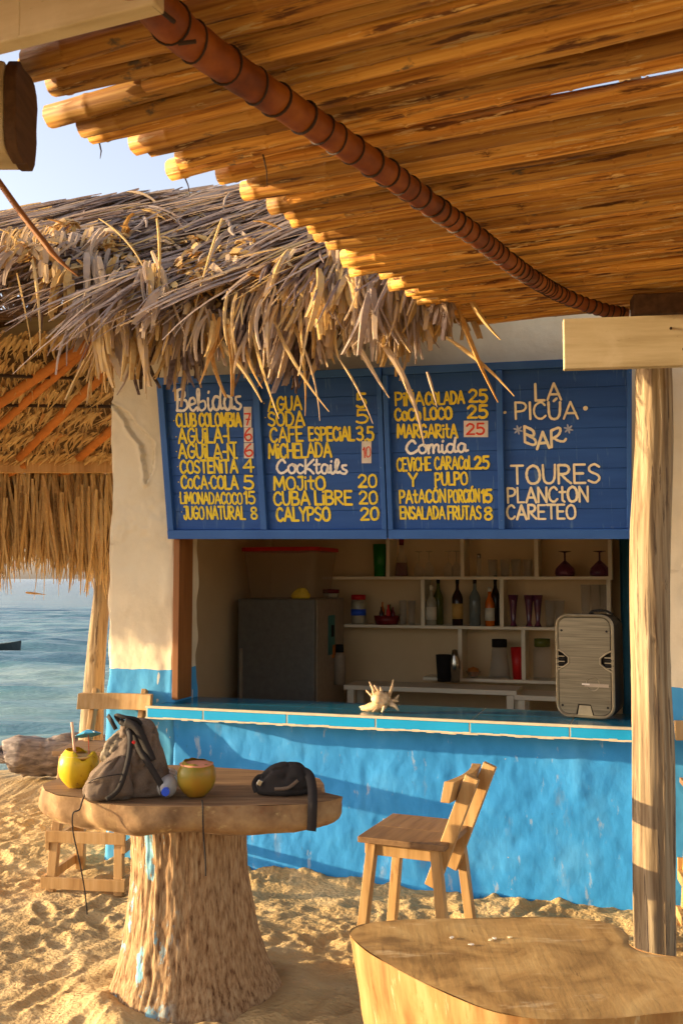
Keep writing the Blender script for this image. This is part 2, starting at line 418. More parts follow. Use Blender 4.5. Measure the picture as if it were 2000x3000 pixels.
def grid(fn, nu, nv):
    v = [fn(i / nu, j / nv) for j in range(nv + 1) for i in range(nu + 1)]
    f = [(j * (nu + 1) + i, j * (nu + 1) + i + 1, (j + 1) * (nu + 1) + i + 1, (j + 1) * (nu + 1) + i) for j in range(nv) for i in range(nu)]
    return v, f

# ------------------------------------------------------------------ ground and sea
def axis(dense, lo, hi, far_lo, far_hi, grow=1.28):
    a = list(np.arange(lo, hi + 1e-6, dense)); st = dense; x = lo; L = []
    while x > far_lo: st *= grow; x -= st; L.append(x)
    st = dense; x = hi; H = []
    while x < far_hi: st *= grow; x += st; H.append(x)
    return np.array(L[::-1] + a + H)
def sand_height(X, Y):
    z = np.where(Y > 8.3, -(Y - 8.3) * .13, 0.0)
    z = np.maximum(z, -3.0)
    z = z + .012 * fbm(X * 2.1, Y * 2.1, 0, 3, 3) + .006 * fbm(X * 6.3, Y * 8.3, 0, 3, 21)
    # trampled crumbs
    r = fbm(X * 15, Y * 19, 0, 3, 55); z = z + .0030 * r + .009 * np.clip(r - .3, 0, 1)
    return z
rs = np.random.RandomState(4)
def footprints(X, Y, z):
    for k in range(420):
        fx, fy = rs.uniform(-3.6, 2.4), rs.uniform(2.2, 7.6)
        a = rs.uniform(0, PI); L, Wd = rs.uniform(.09, .15), rs.uniform(.038, .055); dep = rs.uniform(.006, .016)
        m = (abs(X - fx) < .3) & (abs(Y - fy) < .3)
        dx, dy = X[m] - fx, Y[m] - fy
        u = (dx * math.cos(a) + dy * math.sin(a)) / L; w = (-dx * math.sin(a) + dy * math.cos(a)) / Wd
        q = np.sqrt(u * u + w * w)
        z[m] += -dep * np.exp(-(q * 1.05) ** 4) + dep * .5 * np.exp(-((q - 1.35) / .28) ** 2)
        if k % 3 == 0: z[m] += .0035 * np.sin(u * 22) * np.exp(-(q) ** 4)      # tread
    return z
ax_ = axis(.012, -3.2, 2.1, -400, 400); ay_ = axis(.014, 2.4, 7.2, -60, 60)
GX, GY = np.meshgrid(ax_, ay_)
GZ = footprints(GX, GY, sand_height(GX, GY))
near = (np.abs(GX) < 5) & (GY > 1) & (GY < 9)
tramp = np.clip(.55 + 1.1 * fbm(GX * .9 + 5, GY * 1.3, 0, 2, 97), .12, 1.5)
GZ += near * tramp * (.009 * (.55 - np.abs(fbm(GX * 7 + 1.2 * vn(GX * 3, GY * 3, 0, 88), GY * 13 + .8 * vn(GX * 4, GY * 4, 0, 89), 0, 3, 81))) + .005 * vn(GX * 24, GY * 34, 0, 82) + .002 * vn(GX * 41, GY * 45, 0, 83))
S_ = (GX - WO[0]) * WAX[0] + (GY - WO[1]) * WAX[1]; Q_ = -((GX - WO[0]) * WAY[0] + (GY - WO[1]) * WAY[1])   # along / in front of the bar wall
ridge = (.035 + .015 * vn(S_ * 2.3, 0 * S_, 0, 9) + .03 * np.exp(-((S_ + .45) / .3) ** 2)) * np.exp(-(np.clip(Q_, 0, 9) / .13) ** 2) * (1 + .22 * fbm(GX * 13, GY * 13, 0, 3, 61))
GZ += np.where(Q_ > -.3, np.clip(ridge, 0, .2), 0)
d1 = np.sqrt((GX + .6) ** 2 + (GY - 4.05) ** 2)
GZ += .045 * np.exp(-((d1 - .38) / .13) ** 2) * (1 + .5 * vn(GX * 6, GY * 6, 0, 71))
def ground_at(x, y):
    i = np.searchsorted(ax_, x); j = np.searchsorted(ay_, y); return float(GZ[j, i])
nx, ny = len(ax_), len(ay_)
me = bpy.data.meshes.new('sand_ground')
V = np.stack([GX, GY, GZ], -1).reshape(-1, 3)
I, J = np.meshgrid(np.arange(nx - 1), np.arange(ny - 1)); b0 = (J * nx + I).ravel()
F = np.stack([b0, b0 + 1, b0 + nx + 1, b0 + nx], -1)
me.vertices.add(len(V)); me.vertices.foreach_set('co', V.ravel())
me.loops.add(F.size); me.loops.foreach_set('vertex_index', F.ravel().astype(np.int32))
me.polygons.add(len(F)); me.polygons.foreach_set('loop_start', np.arange(0, F.size, 4, dtype=np.int32))
me.polygons.foreach_set('use_smooth', np.ones(len(F), bool))
me.update(calc_edges=True); me.materials.append(M['sand'])
sand = link('sand_ground', me); tag(sand, kind='structure')

# sea: rippled sheet to the horizon
sx = axis(.22, -30, 6, -4500, 4500, 1.35); sy = axis(.20, 9, 60, 8, 9000, 1.12)
SX, SY = np.meshgrid(sx, sy)
amp = np.clip(1.4 - SY / 90, .0, 1)
SZ = -.27 + .13 * amp * fbm(SX * .22, SY * .85, 0, 3, 13) + .06 * np.clip(1.2 - SY / 60, 0, 1) * fbm(SX * .9, SY * 2.6, 0, 2, 17)
nx2, ny2 = len(sx), len(sy)
V = np.stack([SX, SY, SZ], -1).reshape(-1, 3)
I, J = np.meshgrid(np.arange(nx2 - 1), np.arange(ny2 - 1)); b0 = (J * nx2 + I).ravel()
F = np.stack([b0, b0 + 1, b0 + nx2 + 1, b0 + nx2], -1)
me = bpy.data.meshes.new('sea_water'); me.from_pydata(V.tolist(), [], F.tolist()); me.polygons.foreach_set('use_smooth', [True] * len(F))
wm = bpy.data.materials.new('sea_water'); wm.use_nodes = True; t = wm.node_tree; b = t.nodes['Principled BSDF']
tc = _n(t, 'ShaderNodeTexCoord'); sp = _n(t, 'ShaderNodeSeparateXYZ'); t.links.new(tc.outputs['Object'], sp.inputs[0])
lg = _n(t, 'ShaderNodeMath', operation='LOGARITHM'); lg.inputs[1].default_value = 10; t.links.new(sp.outputs['Y'], lg.inputs[0])
nz = _n(t, 'ShaderNodeTexNoise'); mp = _n(t, 'ShaderNodeMapping'); mp.inputs['Scale'].default_value = (.10, .55, 1); t.links.new(tc.outputs['Object'], mp.inputs[0]); t.links.new(mp.outputs[0], nz.inputs['Vector']); nz.inputs['Scale'].default_value = 1; nz.inputs['Detail'].default_value = 5
ma = _n(t, 'ShaderNodeMath', operation='MULTIPLY_ADD'); ma.inputs[1].default_value = 2.2; t.links.new(nz.outputs['Fac'], ma.inputs[0]); t.links.new(lg.outputs[0], ma.inputs[2])
mr = _n(t, 'ShaderNodeMapRange'); mr.inputs[1].default_value = 2.0; mr.inputs[2].default_value = 3.6; t.links.new(ma.outputs[0], mr.inputs[0])
rp = _n(t, 'ShaderNodeValToRGB'); el = rp.color_ramp.elements
for _ in range(2): el.new(.5)
for i, (p, c) in enumerate([(0, (.25, .37, .33)), (.2, (.10, .26, .27)), (.5, (.045, .15, .20)), (1, (.025, .085, .15))]): el[i].position = p; el[i].color = (*c, 1)
t.links.new(mr.outputs[0], rp.inputs[0]); t.links.new(rp.outputs[0], b.inputs['Base Color'])
b.inputs['Roughness'].default_value = .2; b.inputs['Specular IOR Level'].default_value = .35
n3 = _n(t, 'ShaderNodeTexNoise'); m3 = _n(t, 'ShaderNodeMapping'); m3.inputs['Scale'].default_value = (1.0, 3.2, 1); t.links.new(tc.outputs['Object'], m3.inputs[0]); t.links.new(m3.outputs[0], n3.inputs['Vector']); n3.inputs['Scale'].default_value = 1.3; n3.inputs['Detail'].default_value = 7; n3.inputs['Roughness'].default_value = .65
bp = _n(t, 'ShaderNodeBump'); bp.inputs['Strength'].default_value = .8; bp.inputs['Distance'].default_value = .35; t.links.new(n3.outputs['Fac'], bp.inputs['Height']); t.links.new(bp.outputs[0], b.inputs['Normal'])
me.materials.append(wm)
tag(link('sea_water', me), kind='structure')

# ------------------------------------------------------------------ the bar building
bar = thing('bar_building', 'cream and blue plastered beach bar with a tiled counter opening', 'building', WO, -TH)
bar_loc = bar
def plaster(s0, s1, z0, z1, y=0., depth=.3, step=.03, seed=1, amp=.007, patch=None, rag=0.):
    nu, nv = max(2, int((s1 - s0) / step)), max(2, int((z1 - z0) / step))
    mb = MB()
    uu, vv = np.meshgrid(np.linspace(0, 1, nu + 1), np.linspace(0, 1, nv + 1))
    S = s0 + (s1 - s0) * uu; Z = z0 + (z1 - z0) * vv
    Dp = amp * fbm(S * 3.1, Z * 3.1, 0, 3, seed) + amp * .35 * fbm(S * 14, Z * 11, 0, 2, seed + 5)
    if patch is not None: Dp = Dp + patch(S, Z)
    S2 = S + rag * (vn(Z * 9, 0 * Z, 0, seed + 8) * (uu > .98) + vn(Z * 7, 0 * Z, 0, seed + 9) * (uu < .02))
    edge = np.maximum(np.exp(-((S - s0) / .012) ** 2), np.exp(-((S - s1) / .012) ** 2)) * .012 * (1 if rag else 0)
    v = [(S2[j, i], y - Dp[j, i] + edge[j, i], Z[j, i]) for j in range(nv + 1) for i in range(nu + 1)]
    f = [(j * (nu + 1) + i, j * (nu + 1) + i + 1, (j + 1) * (nu + 1) + i + 1, (j + 1) * (nu + 1) + i) for j in range(nv) for i in range(nu)]
    mb.add(v, f)
    # sides and back
    rim = [i for i in range(nu + 1)] + [(j) * (nu + 1) + nu for j in range(1, nv + 1)] + [nv * (nu + 1) + i for i in range(nu - 1, -1, -1)] + [j * (nu + 1) for j in range(nv - 1, 0, -1)]
    o = len(mb.v); back = [(mb.v[k][0], y + depth, mb.v[k][2]) for k in rim]
    mb.v += back; mb.tone += [.5] * len(back); n = len(rim)
    mb.f += [(rim[k], o + k, o + (k + 1) % n, rim[(k + 1) % n]) for k in range(n)] + [tuple(o + k for k in range(n))]; mb.mi += [0] * (n + 1)
    return mb
# pillar material: blue dado below, cream above, with an uneven painted edge
def dado(name, zline, band=.012):
    m = M['cream_wall'].copy(); m.name = name; t = m.node_tree; b = t.nodes['Principled BSDF']
    src = b.inputs['Base Color'].links[0].from_socket
    tc = _n(t, 'ShaderNodeTexCoord'); sp = _n(t, 'ShaderNodeSeparateXYZ'); t.links.new(tc.outputs['Object'], sp.inputs[0])
    nz = _n(t, 'ShaderNodeTexNoise'); nz.inputs['Scale'].default_value = 9; nz.inputs['Detail'].default_value = 5; t.links.new(tc.outputs['Object'], nz.inputs['Vector'])
    ma = _n(t, 'ShaderNodeMath', operation='MULTIPLY_ADD'); ma.inputs[1].default_value = band * 2; t.links.new(nz.outputs['Fac'], ma.inputs[0]); t.links.new(sp.outputs['Z'], ma.inputs[2])
    lt = _n(t, 'ShaderNodeMath', operation='LESS_THAN'); lt.inputs[1].default_value = zline; t.links.new(ma.outputs[0], lt.inputs[0])
    n2 = _n(t, 'ShaderNodeTexNoise'); n2.inputs['Scale'].default_value = 3; n2.inputs['Detail'].default_value = 6; t.links.new(tc.outputs['Object'], n2.inputs['Vector'])
    rp = _n(t, 'ShaderNodeValToRGB'); e = rp.color_ramp.elements; e[0].position = .35; e[0].color = (.045, .26, .52, 1); e[1].position = .65; e[1].color = (.085, .36, .62, 1)
    t.links.new(n2.outputs['Fac'], rp.inputs[0])
    # flaked spots near corners
    n4 = _n(t, 'ShaderNodeTexNoise'); m4 = _n(t, 'ShaderNodeMapping'); m4.inputs['Scale'].default_value = (24, 24, 7); t.links.new(tc.outputs['Object'], m4.inputs[0]); t.links.new(m4.outputs[0], n4.inputs['Vector']); n4.inputs['Scale'].default_value = 1; n4.inputs['Detail'].default_value = 5
    gt = _n(t, 'ShaderNodeMath', operation='GREATER_THAN'); gt.inputs[1].default_value = .67; t.links.new(n4.outputs['Fac'], gt.inputs[0])
    mb_ = _n(t, 'ShaderNodeMix', data_type='RGBA'); t.links.new(gt.outputs[0], mb_.inputs[0]); t.links.new(rp.outputs[0], mb_.inputs[6]); mb_.inputs[7].default_value = (.60, .60, .52, 1)
    mx = _n(t, 'ShaderNodeMix', data_type='RGBA'); t.links.new(lt.outputs[0], mx.inputs[0]); t.links.new(src, mx.inputs[6]); t.links.new(mb_.outputs[2], mx.inputs[7])
    t.links.new(mx.outputs[2], b.inputs['Base Color']); M[name] = m
dado('pillar_paint', 1.172)
def _pl(pts): return [on_wall(x / 2.613, 1150 + y / 2.613)[::2] for x, y in pts]
CK1 = _pl([(850, 80), (950, 200), (990, 290), (1080, 400), (1090, 520), (1120, 700)])
CK2 = _pl([(850, 80), (980, 160), (1040, 250), (1130, 330), (1180, 400), (1175, 560), (1120, 700)])
def pdist(S, Z, pl):
    d = np.full(S.shape, 9.)
    for a, b in zip(pl[:-1], pl[1:]):
        vx, vz = b[0] - a[0], b[1] - a[1]; t = np.clip(((S - a[0]) * vx + (Z - a[1]) * vz) / (vx * vx + vz * vz), 0, 1)
        d = np.minimum(d, np.hypot(S - a[0] - t * vx, Z - a[1] - t * vz))
    return d
def cracked(S, Z):      # broken plaster on the pillar: a chipped hollow between two ragged lips
    wob = .008 * fbm(S * 30, Z * 30, 0, 2, 31)
    d1_, d2_ = pdist(S, Z, CK1) + wob, pdist(S, Z, CK2) + wob
    x1 = np.interp(-Z, [-q[1] for q in CK1], [q[0] for q in CK1]); x2 = np.interp(-Z, [-q[1] for q in CK2], [q[0] for q in CK2])
    ins = (S > x1 + wob) & (S < x2 + wob) & (Z < CK1[0][1]) & (Z > CK1[-1][1])
    h = -.022 * ins + .010 * np.exp(-((d1_ - .012) / .012) ** 2) * (~ins) + .006 * np.exp(-((d2_ - .01) / .012) ** 2) * (~ins) - .012 * np.exp(-(d2_ / .006) ** 2)
    return h + .007 * np.exp(-((Z - 2.05) / .14) ** 2) * fbm(S * 20, Z * 20, 0, 3, 41) + .012 * np.exp(-((S + 1.09) / .05) ** 2) * vn(S * 9, Z * 3, 0, 47)
plaster(-1.488, -1.04, 0, 3.5, 0, .30, .0085, 3, .007, cracked, .012).build('wall', 'pillar_paint', bar, True)
plaster(-1.04, 1.56, -.05, .915, .004, .14, .012, 11, .0065, lambda S, Z: .0008 * fbm(S * 22 + 4 * vn(S * 2, Z * 2, 0, 51), Z * 12, 0, 2, 52) + .004 * np.clip(vn(S * 7, Z * 4, 0, 53) - .35, 0, 1)).build('wall', 'blue_wall', bar, True)
dado('pillar_paint_right', 1.165)
def crack2(S, Z): return -.012 * np.exp(-((S - 1.86 - .05 * vn(Z * 5, 0 * Z, 0, 77) - .03 * vn(Z * 17, 0 * Z, 0, 78)) / .012) ** 2) * (Z > 1.3) * (Z < 2.4)
plaster(1.56, 3.6, 0, 3.5, 0, .2, .02, 23, .007, crack2).build('wall', 'pillar_paint_right', bar, True)
plaster(-1.04, 1.56, 2.04, 3.5, .003, .2, .04, 37, .006).build('wall', 'cream_wall', bar, True)
YB = 2.45
MB().box((.2, YB + .05, 1.4), (3.5, .1, 3.0)).build('back_wall', 'inner_wall', bar)
MB().box((-1.45, 1.39, 1.4), (.1, 2.12, 3.0)).build('side_wall', 'inner_wall', bar)
MB().box((1.88, 1.33, 1.4), (.1, 2.24, 3.0)).build('side_wall', 'inner_wall', bar)
MB().box((.21, 1.33, 2.84), (3.2, 2.2, .08)).build('ceiling', 'inner_wall', bar)
MB().box((.21, 1.33, .04), (3.2, 2.2, .08)).build('floor', 'inner_wall', bar)
MB().box((-1.018, .06, 1.52), (.04, .18, 1.06)).build('window_jamb', 'jamb', bar, bevel=.003)
MB().box((.26, .12, 2.03), (2.56, .16, .03)).build('lintel_board', 'jamb', bar)
# counter: concrete slab, glazed tiles on its front edge and top, cream grout
CZ, CO = .975, .20
ctr = MB().box((.235, .10 - CO / 2 + .035, CZ - .034), (2.66, CO + .33, .058)).build('counter', 'grout', bar)
ctr_y0 = .10 - CO / 2 + .035 - (CO + .33) / 2
te = MB().box((0, 0, 0), (.492, .010, .050)).build('tile', 'tile', None, data_only=True)
tt = MB().box((0, 0, 0), (.494, .247, .010)).build('tile', 'tile_top', None, data_only=True)
edges = [-1.09, -.738] + [-.738 + .4995 * k for k in range(1, 5)] + [1.56]
for a, b_ in zip(edges[:-1], edges[1:]):
    o = link('tile', te, ctr, .0015, ((a + b_) / 2, ctr_y0 + .0028, CZ - .036)); o.scale = ((b_ - a - .009) / .492, 1, 1)
    for r in range(2):
        o = link('tile', tt, ctr, 0, ((a + b_) / 2, ctr_y0 + .136 + .255 * r, CZ - .008)); o.scale = ((b_ - a - .007) / .494, 1, 1)
MB().box((.235, ctr_y0 + .002, CZ - .0035), (2.665, .016, .012)).build('edge_trim', 'grout', ctr)
rg = MB()                                                          # ragged mortar under the tiles
for k in range(70): rg.box((-1.08 + k * .038, ctr_y0 + .012, CZ - .063 - random.uniform(0, .005)), (.04, .03, random.uniform(.006, .014)))
rg.build('mortar', 'grout', bar)
# cream plank over the left bay, under the thatch
pl = thing('eave_plank', 'long cream painted plank under the thatch left of the pillar', 'plank', W(-1.9, -.06, 3.28), -TH)
MB().box((0, 0, 0), (2.6, .05, .16)).build('board', 'cream_wood', pl, bevel=.004)

# ------------------------------------------------------------------ painted menu board
BT = math.atan(.15 / .9)
BO = W(-1.037, -.062, 1.925)
Mb = Matrix.Translation(Vector(BO)) @ Euler((BT, 0, -TH)).to_matrix().to_4x4()
Mbi = Mb.inverted()
board = thing('menu_board', 'blue wooden menu board with yellow lettering over the bar opening', 'menu board', BO, rot=(BT, 0, -TH))
BWd, BHt = 2.625, .90
def px_board(u, v, y=0.0):
    N = np.array(Mb.to_3x3() @ Vector((0, 1, 0))); P0 = np.array(Mb @ Vector((0, y, 0)))
    return Mbi @ Vector(on_plane(u, v, P0, N))
TL_, TR_ = px_board(*D(362, 868)), px_board(*D(1450, 818)); BL_, BR_ = px_board(*D(390, 1237)), px_board(*D(1449, 1237))
def brd(x, zf):                                  # x 0..1 across, zf 0..1 up, inside the slightly skewed outline
    b0_ = BL_.lerp(BR_, x); t0_ = TL_.lerp(TR_, x); return b0_.lerp(t0_, zf)
def member(x0, x1, z0, z1, y0, y1, name='frame', m='frame_blue'):
    mb = MB(); c = [brd(x0, z0), brd(x1, z0), brd(x1, z1), brd(x0, z1)]
    v = [(p.x, y0, p.z) for p in c] + [(p.x, y1, p.z) for p in c]
    mb.add(v, [(0, 1, 2, 3), (7, 6, 5, 4), (0, 4, 5, 1), (1, 5, 6, 2), (2, 6, 7, 3), (3, 7, 4, 0)])
    return mb.build(name, m, board, bevel=.003)
def fx(v, t=1237): return (px_board(*D(v, t)).x - BL_.x) / (BR_.x - BL_.x)
xs = [0, fx(404 - 0), fx(603), fx(617), fx(880), fx(905), fx(1146), fx(1160), fx(1438), 1]
member(0, xs[1], .055, .965, -.022, .02); member(xs[2], xs[3], .055, .955, -.020, .02)
member(xs[4], (xs[4] + xs[5]) / 2 - .0012, .055, .955, -.022, .02); member((xs[4] + xs[5]) / 2 + .0012, xs[5], .055, .955, -.022, .02)
member(xs[6], xs[7], .055, .955, -.020, .02); member(xs[8], 1, .055, .955, -.004, .02)
xm = (xs[4] + xs[5]) / 2
member(0, xm - .0012, 0, .055, -.026, .02); member(xm + .0012, 1, 0, .055, -.024, .02)
member(0, xm - .0012, .955, 1, -.026, .02); member(xm + .0012, 1, .955, 1, -.010, .02)
for (a, b_) in ((xs[1], xs[2]), (xs[3], xs[4]), (xs[5], xs[6]), (xs[7], xs[8])):
    nP = 8
    for k in range(nP):
        z0, z1 = .055 + .90 * k / nP, .055 + .90 * (k + 1) / nP - .0009
        member(a - .002, b_ + .002, z0, z1, .007 + random.uniform(0, .0005), .018, 'plank', 'board')
member(0, 1, .02, .98, .019, .026, 'back_panel', 'board')
# hand lettering: single-stroke alphabet swept with a round brush
def S(*p): return ('s', p)
def Lp(*p): return ('l', p)
G = {
 'A': (.72, [Lp((0, 0), (.36, 1), (.72, 0)), Lp((.12, .33), (.62, .33))]),
 'B': (.6, [Lp((0, 0), (0, 1)), S((0, 1), (.4, .97), (.5, .78), (.38, .57), (.02, .53)), S((.02, .53), (.48, .46), (.58, .24), (.42, .03), (0, 0))]),
 'C': (.6, [S((.58, .82), (.38, 1), (.1, .82), (0, .45), (.12, .1), (.38, 0), (.6, .18))]),
 'D': (.64, [Lp((0, 0), (0, 1)), S((0, 1), (.38, .94), (.62, .55), (.42, .08), (0, 0))]),
 'E': (.52, [Lp((.52, 1), (0, 1), (0, 0), (.52, 0)), Lp((0, .52), (.42, .52))]),
 'F': (.5, [Lp((.52, 1), (0, 1), (0, 0)), Lp((0, .52), (.4, .52))]),
 'G': (.64, [S((.58, .82), (.38, 1), (.1, .82), (0, .45), (.12, .08), (.4, 0), (.6, .2), (.62, .45)), Lp((.34, .45), (.64, .45))]),
 'H': (.58, [Lp((0, 0), (0, 1)), Lp((.58, 0), (.58, 1)), Lp((0, .5), (.58, .5))]),
 'I': (.06, [Lp((.03, 0), (.03, 1))]),
 'i': (.06, [Lp((.03, 0), (.03, .66)), Lp((.03, .92), (.035, .96))]),
 'J': (.42, [Lp((.1, 1), (.42, 1)), S((.38, 1), (.38, .3), (.25, 0), (.05, .06), (0, .25))]),
 'L': (.46, [Lp((0, 1), (0, 0), (.46, 0))]),
 'M': (.8, [Lp((0, 0), (.08, 1), (.4, .25), (.72, 1), (.8, 0))]),
 'N': (.6, [Lp((0, 0), (0, 1), (.58, 0), (.6, 1))]),
 'O': (.66, [S((.33, 1), (.08, .82), (0, .45), (.12, .08), (.36, 0), (.6, .15), (.66, .52), (.55, .88), (.33, 1))]),
 'o': (.5, [S((.25, .72), (.05, .58), (0, .33), (.1, .06), (.28, 0), (.46, .12), (.5, .4), (.42, .64), (.25, .72))]),
 'P': (.56, [Lp((0, 0), (0, 1)), S((0, 1), (.42, .96), (.55, .74), (.4, .5), (0, .44))]),
 'R': (.6, [Lp((0, 0), (0, 1)), S((0, 1), (.4, .97), (.52, .76), (.38, .54), (.02, .5)), S((.12, .5), (.36, .22), (.6, 0))]),
 'r': (.75, [Lp((0, 0), (0, 1)), S((0, 1), (.4, .97), (.5, .76), (.36, .54), (.02, .5)), S((.12, .5), (.38, .2), (.66, .02), (.78, .1))]),
 'S': (.54, [S((.52, .86), (.3, 1), (.06, .86), (.08, .62), (.44, .42), (.52, .2), (.3, 0), (0, .12))]),
 'T': (.6, [Lp((0, 1), (.6, 1)), Lp((.3, 1), (.3, 0))]),
 't': (.42, [Lp((.2, 1), (.2, .1), (.34, 0)), Lp((0, .66), (.42, .66))]),
 'U': (.6, [S((0, 1), (.02, .3), (.14, .03), (.4, .02), (.56, .3), (.6, 1))]),
 'V': (.62, [Lp((0, 1), (.31, 0), (.62, 1))]),
 'Y': (.6, [Lp((0, 1), (.3, .5), (.6, 1)), Lp((.3, .5), (.28, 0))]),
 '0': (.56, [S((.3, 1), (.08, .85), (0, .45), (.1, .06), (.3, 0), (.5, .15), (.56, .55), (.47, .9), (.3, 1))]),
 '1': (.2, [Lp((0, .8), (.18, 1), (.18, 0))]),
 '2': (.56, [S((.02, .8), (.22, 1), (.48, .88), (.48, .6), (.22, .28), (0, .02)), Lp((0, .02), (.56, .02))]),
 '3': (.5, [S((.02, .9), (.28, 1), (.48, .82), (.38, .58), (.16, .52)), S((.16, .52), (.46, .42), (.5, .18), (.28, 0), (0, .1))]),
 '4': (.56, [Lp((.42, 0), (.42, 1), (0, .36), (.58, .36))]),
 '5': (.52, [Lp((.5, 1), (.08, 1), (.05, .58)), S((.05, .58), (.34, .62), (.52, .38), (.42, .08), (.18, 0), (0, .1))]),
 '6': (.52, [S((.42, 1), (.14, .72), (0, .35), (.12, .04), (.36, .02), (.52, .26), (.38, .5), (.1, .42))]),
 '7': (.5, [Lp((0, 1), (.5, 1), (.16, 0)), Lp((.12, .5), (.44, .5))]),
 '8': (.5, [S((.25, .54), (.04, .72), (.12, .96), (.38, .96), (.46, .74), (.25, .54), (.02, .3), (.1, .02), (.4, .02), (.5, .28), (.25, .54))]),
 '.': (.05, [Lp((.02, 0), (.03, .02))]), '-': (.25, [Lp((0, .45), (.25, .45))]), ',': (.05, [Lp((.02, .42), (.03, .44))]), ' ': (.3, []),
 # joined script
 'b_': (.52, [S((0, 0), (.1, .5), (.14, 1.), (.02, .95), (.06, .2), (.2, 0), (.42, .16), (.38, .46), (.16, .42)), ]),
 'e_': (.42, [S((.02, .28), (.34, .38), (.28, .62), (.08, .55), (.04, .2), (.2, 0), (.42, .16))]),
 'i_': (.2, [S((.02, .6), (.02, .15), (.12, 0), (.24, .16)), Lp((.06, .86), (.08, .92))]),
 'd_': (.56, [S((.42, .55), (.18, .66), (.02, .38), (.1, .05), (.3, .06), (.42, .5)), S((.50, 1.1), (.42, .5), (.44, .08), (.58, .1))]),
 'a_': (.5, [S((.4, .55), (.18, .66), (.02, .38), (.1, .03), (.28, .06), (.4, .55), (.4, .1), (.54, .12))]),
 's_': (.4, [S((.32, .62), (.1, .58), (.14, .36), (.34, .2), (.22, 0), (0, .06))]),
 'o_': (.46, [S((.24, .66), (.04, .5), (.02, .2), (.16, 0), (.36, .1), (.4, .42), (.24, .66), (.46, .56))]),
 'c_': (.4, [S((.36, .54), (.2, .66), (.03, .42), (.06, .1), (.22, 0), (.42, .16))]),
 'm_': (.72, [S((.02, .6), (.04, 0)), S((.04, .3), (.16, .62), (.3, .55), (.3, .02)), S((.32, .3), (.44, .62), (.58, .55), (.58, .08), (.74, .12))]),
 'l_': (.3, [S((.02, .1), (.24, .8), (.14, 1.), (.06, .7), (.1, .08), (.3, .12))]),
 't_': (.32, [S((.14, 1), (.1, .2), (.18, 0), (.34, .14)), Lp((-.02, .62), (.3, .66))]),
 'k_': (.46, [Lp((.04, 0), (.1, 1.)), S((.42, .66), (.1, .34), (.26, .24), (.46, 0))]),
 'K_': (.56, [Lp((.04, 0), (.1, 1.)), S((.56, 1.), (.1, .42), (.3, .28), (.52, 0))]),
 'C_': (.62, [S((.5, .78), (.34, 1), (.1, .74), (0, .35), (.16, .02), (.4, .05), (.66, .3))]),
 'B_': (.62, [S((.02, 0), (.08, .6), (.1, 1)), S((-.02, .9), (.3, 1.06), (.48, .82), (.34, .58), (.1, .54)), S((.1, .54), (.5, .5), (.58, .2), (.36, 0), (0, .02))]),
}
stroke_no = [0]
def write(txt, uvL, uvR, hpx, col, th=.0125, script=False, gap=.17, name='lettering', lift=0.):
    toks = [c + '_' for c in txt] if script else []
    if not script:
        i = 0
        while i < len(txt):
            toks.append(txt[i]); i += 1
    acc = {'Ñ': 'N', 'Ó': 'O', 'Ú': 'U'}
    g = .04 if script else gap
    wid = 0
    for k in toks: wid += G[acc.get(k, k)][0] + (0 if k == ' ' else g)
    wid -= g
    a, b_ = px_board(*uvL), px_board(*uvR); hh = (px_board(uvL[0], uvL[1] - hpx).z - a.z)
    ex = (b_ - a) / wid; ex.y = 0
    mb = MB(); x = 0; h = th * .53
    for k in toks:
        key = acc.get(k, k); w_, strokes = G[key]; strokes = list(strokes)
        if k == 'Ñ': strokes.append(S((.1, 1.12), (.25, 1.2), (.38, 1.12), (.52, 1.2)))
        if k in 'ÓÚ': strokes.append(Lp((.28, 1.08), (.42, 1.22)))
        jig = random.uniform(-.03, .03)
        for typ, pts in strokes:
            pp = catmull(pts, 5) if typ == 's' else [np.array(p, float) for p in pts]
            P = []
            for p in pp:
                q = a + ex * (x + p[0]); P.append(np.array([q.x, a.z + (b_.z - a.z) * (x + p[0]) / wid + (p[1] + jig * .5) * hh]))
            stroke_no[0] += 1; y = .0045 - lift - .00006 * (stroke_no[0] % 30)
            n = len(P); tw = h * random.uniform(.88, 1.12)
            vs = []
            for i in range(n):
                t0 = P[i] - P[i - 1] if i else P[1] - P[0]; t1 = P[i + 1] - P[i] if i < n - 1 else t0
                t0 = t0 / (np.linalg.norm(t0) + 1e-9); t1 = t1 / (np.linalg.norm(t1) + 1e-9)
                if typ == 'l' or i in (0, n - 1): pass
                tt_ = t0 + t1; tt_ = tt_ / (np.linalg.norm(tt_) + 1e-9); nn = np.array([-tt_[1], tt_[0]])
                ww = tw * (1 + .12 * math.sin(i * 2.1 + stroke_no[0]))
                vs.append((P[i] + nn * ww, P[i] - nn * ww))
            if typ == 'l':                            # straight strokes: separate quads, round joints
                for i in range(n - 1):
                    d_ = P[i + 1] - P[i]; d_ = d_ / (np.linalg.norm(d_) + 1e-9); nn = np.array([-d_[1], d_[0]]) * tw
                    q = [P[i] + nn, P[i + 1] + nn, P[i + 1] - nn, P[i] - nn]
                    mb.add([(p[0], y - .00001 * i, p[1]) for p in q], [(0, 1, 2, 3)])
                ends = range(n)
            else:
                mb.add([(p[0], y, p[1]) for pr in vs for p in pr], [(2 * i, 2 * i + 2, 2 * i + 3, 2 * i + 1) for i in range(n - 1)]); ends = (0, n - 1)
            for i in ends:
                mb.add([(P[i][0] + tw * math.cos(2 * PI * k2 / 10), y - .00003 - .00001 * i, P[i][1] + tw * math.sin(2 * PI * k2 / 10)) for k2 in range(10)], [tuple(range(10))])
        x += w_ + (0 if k == ' ' else g)
    return mb.build(name, col, board)
def A5(x, y): return (440 + x / 1.96, 1050 + y / 1.96)
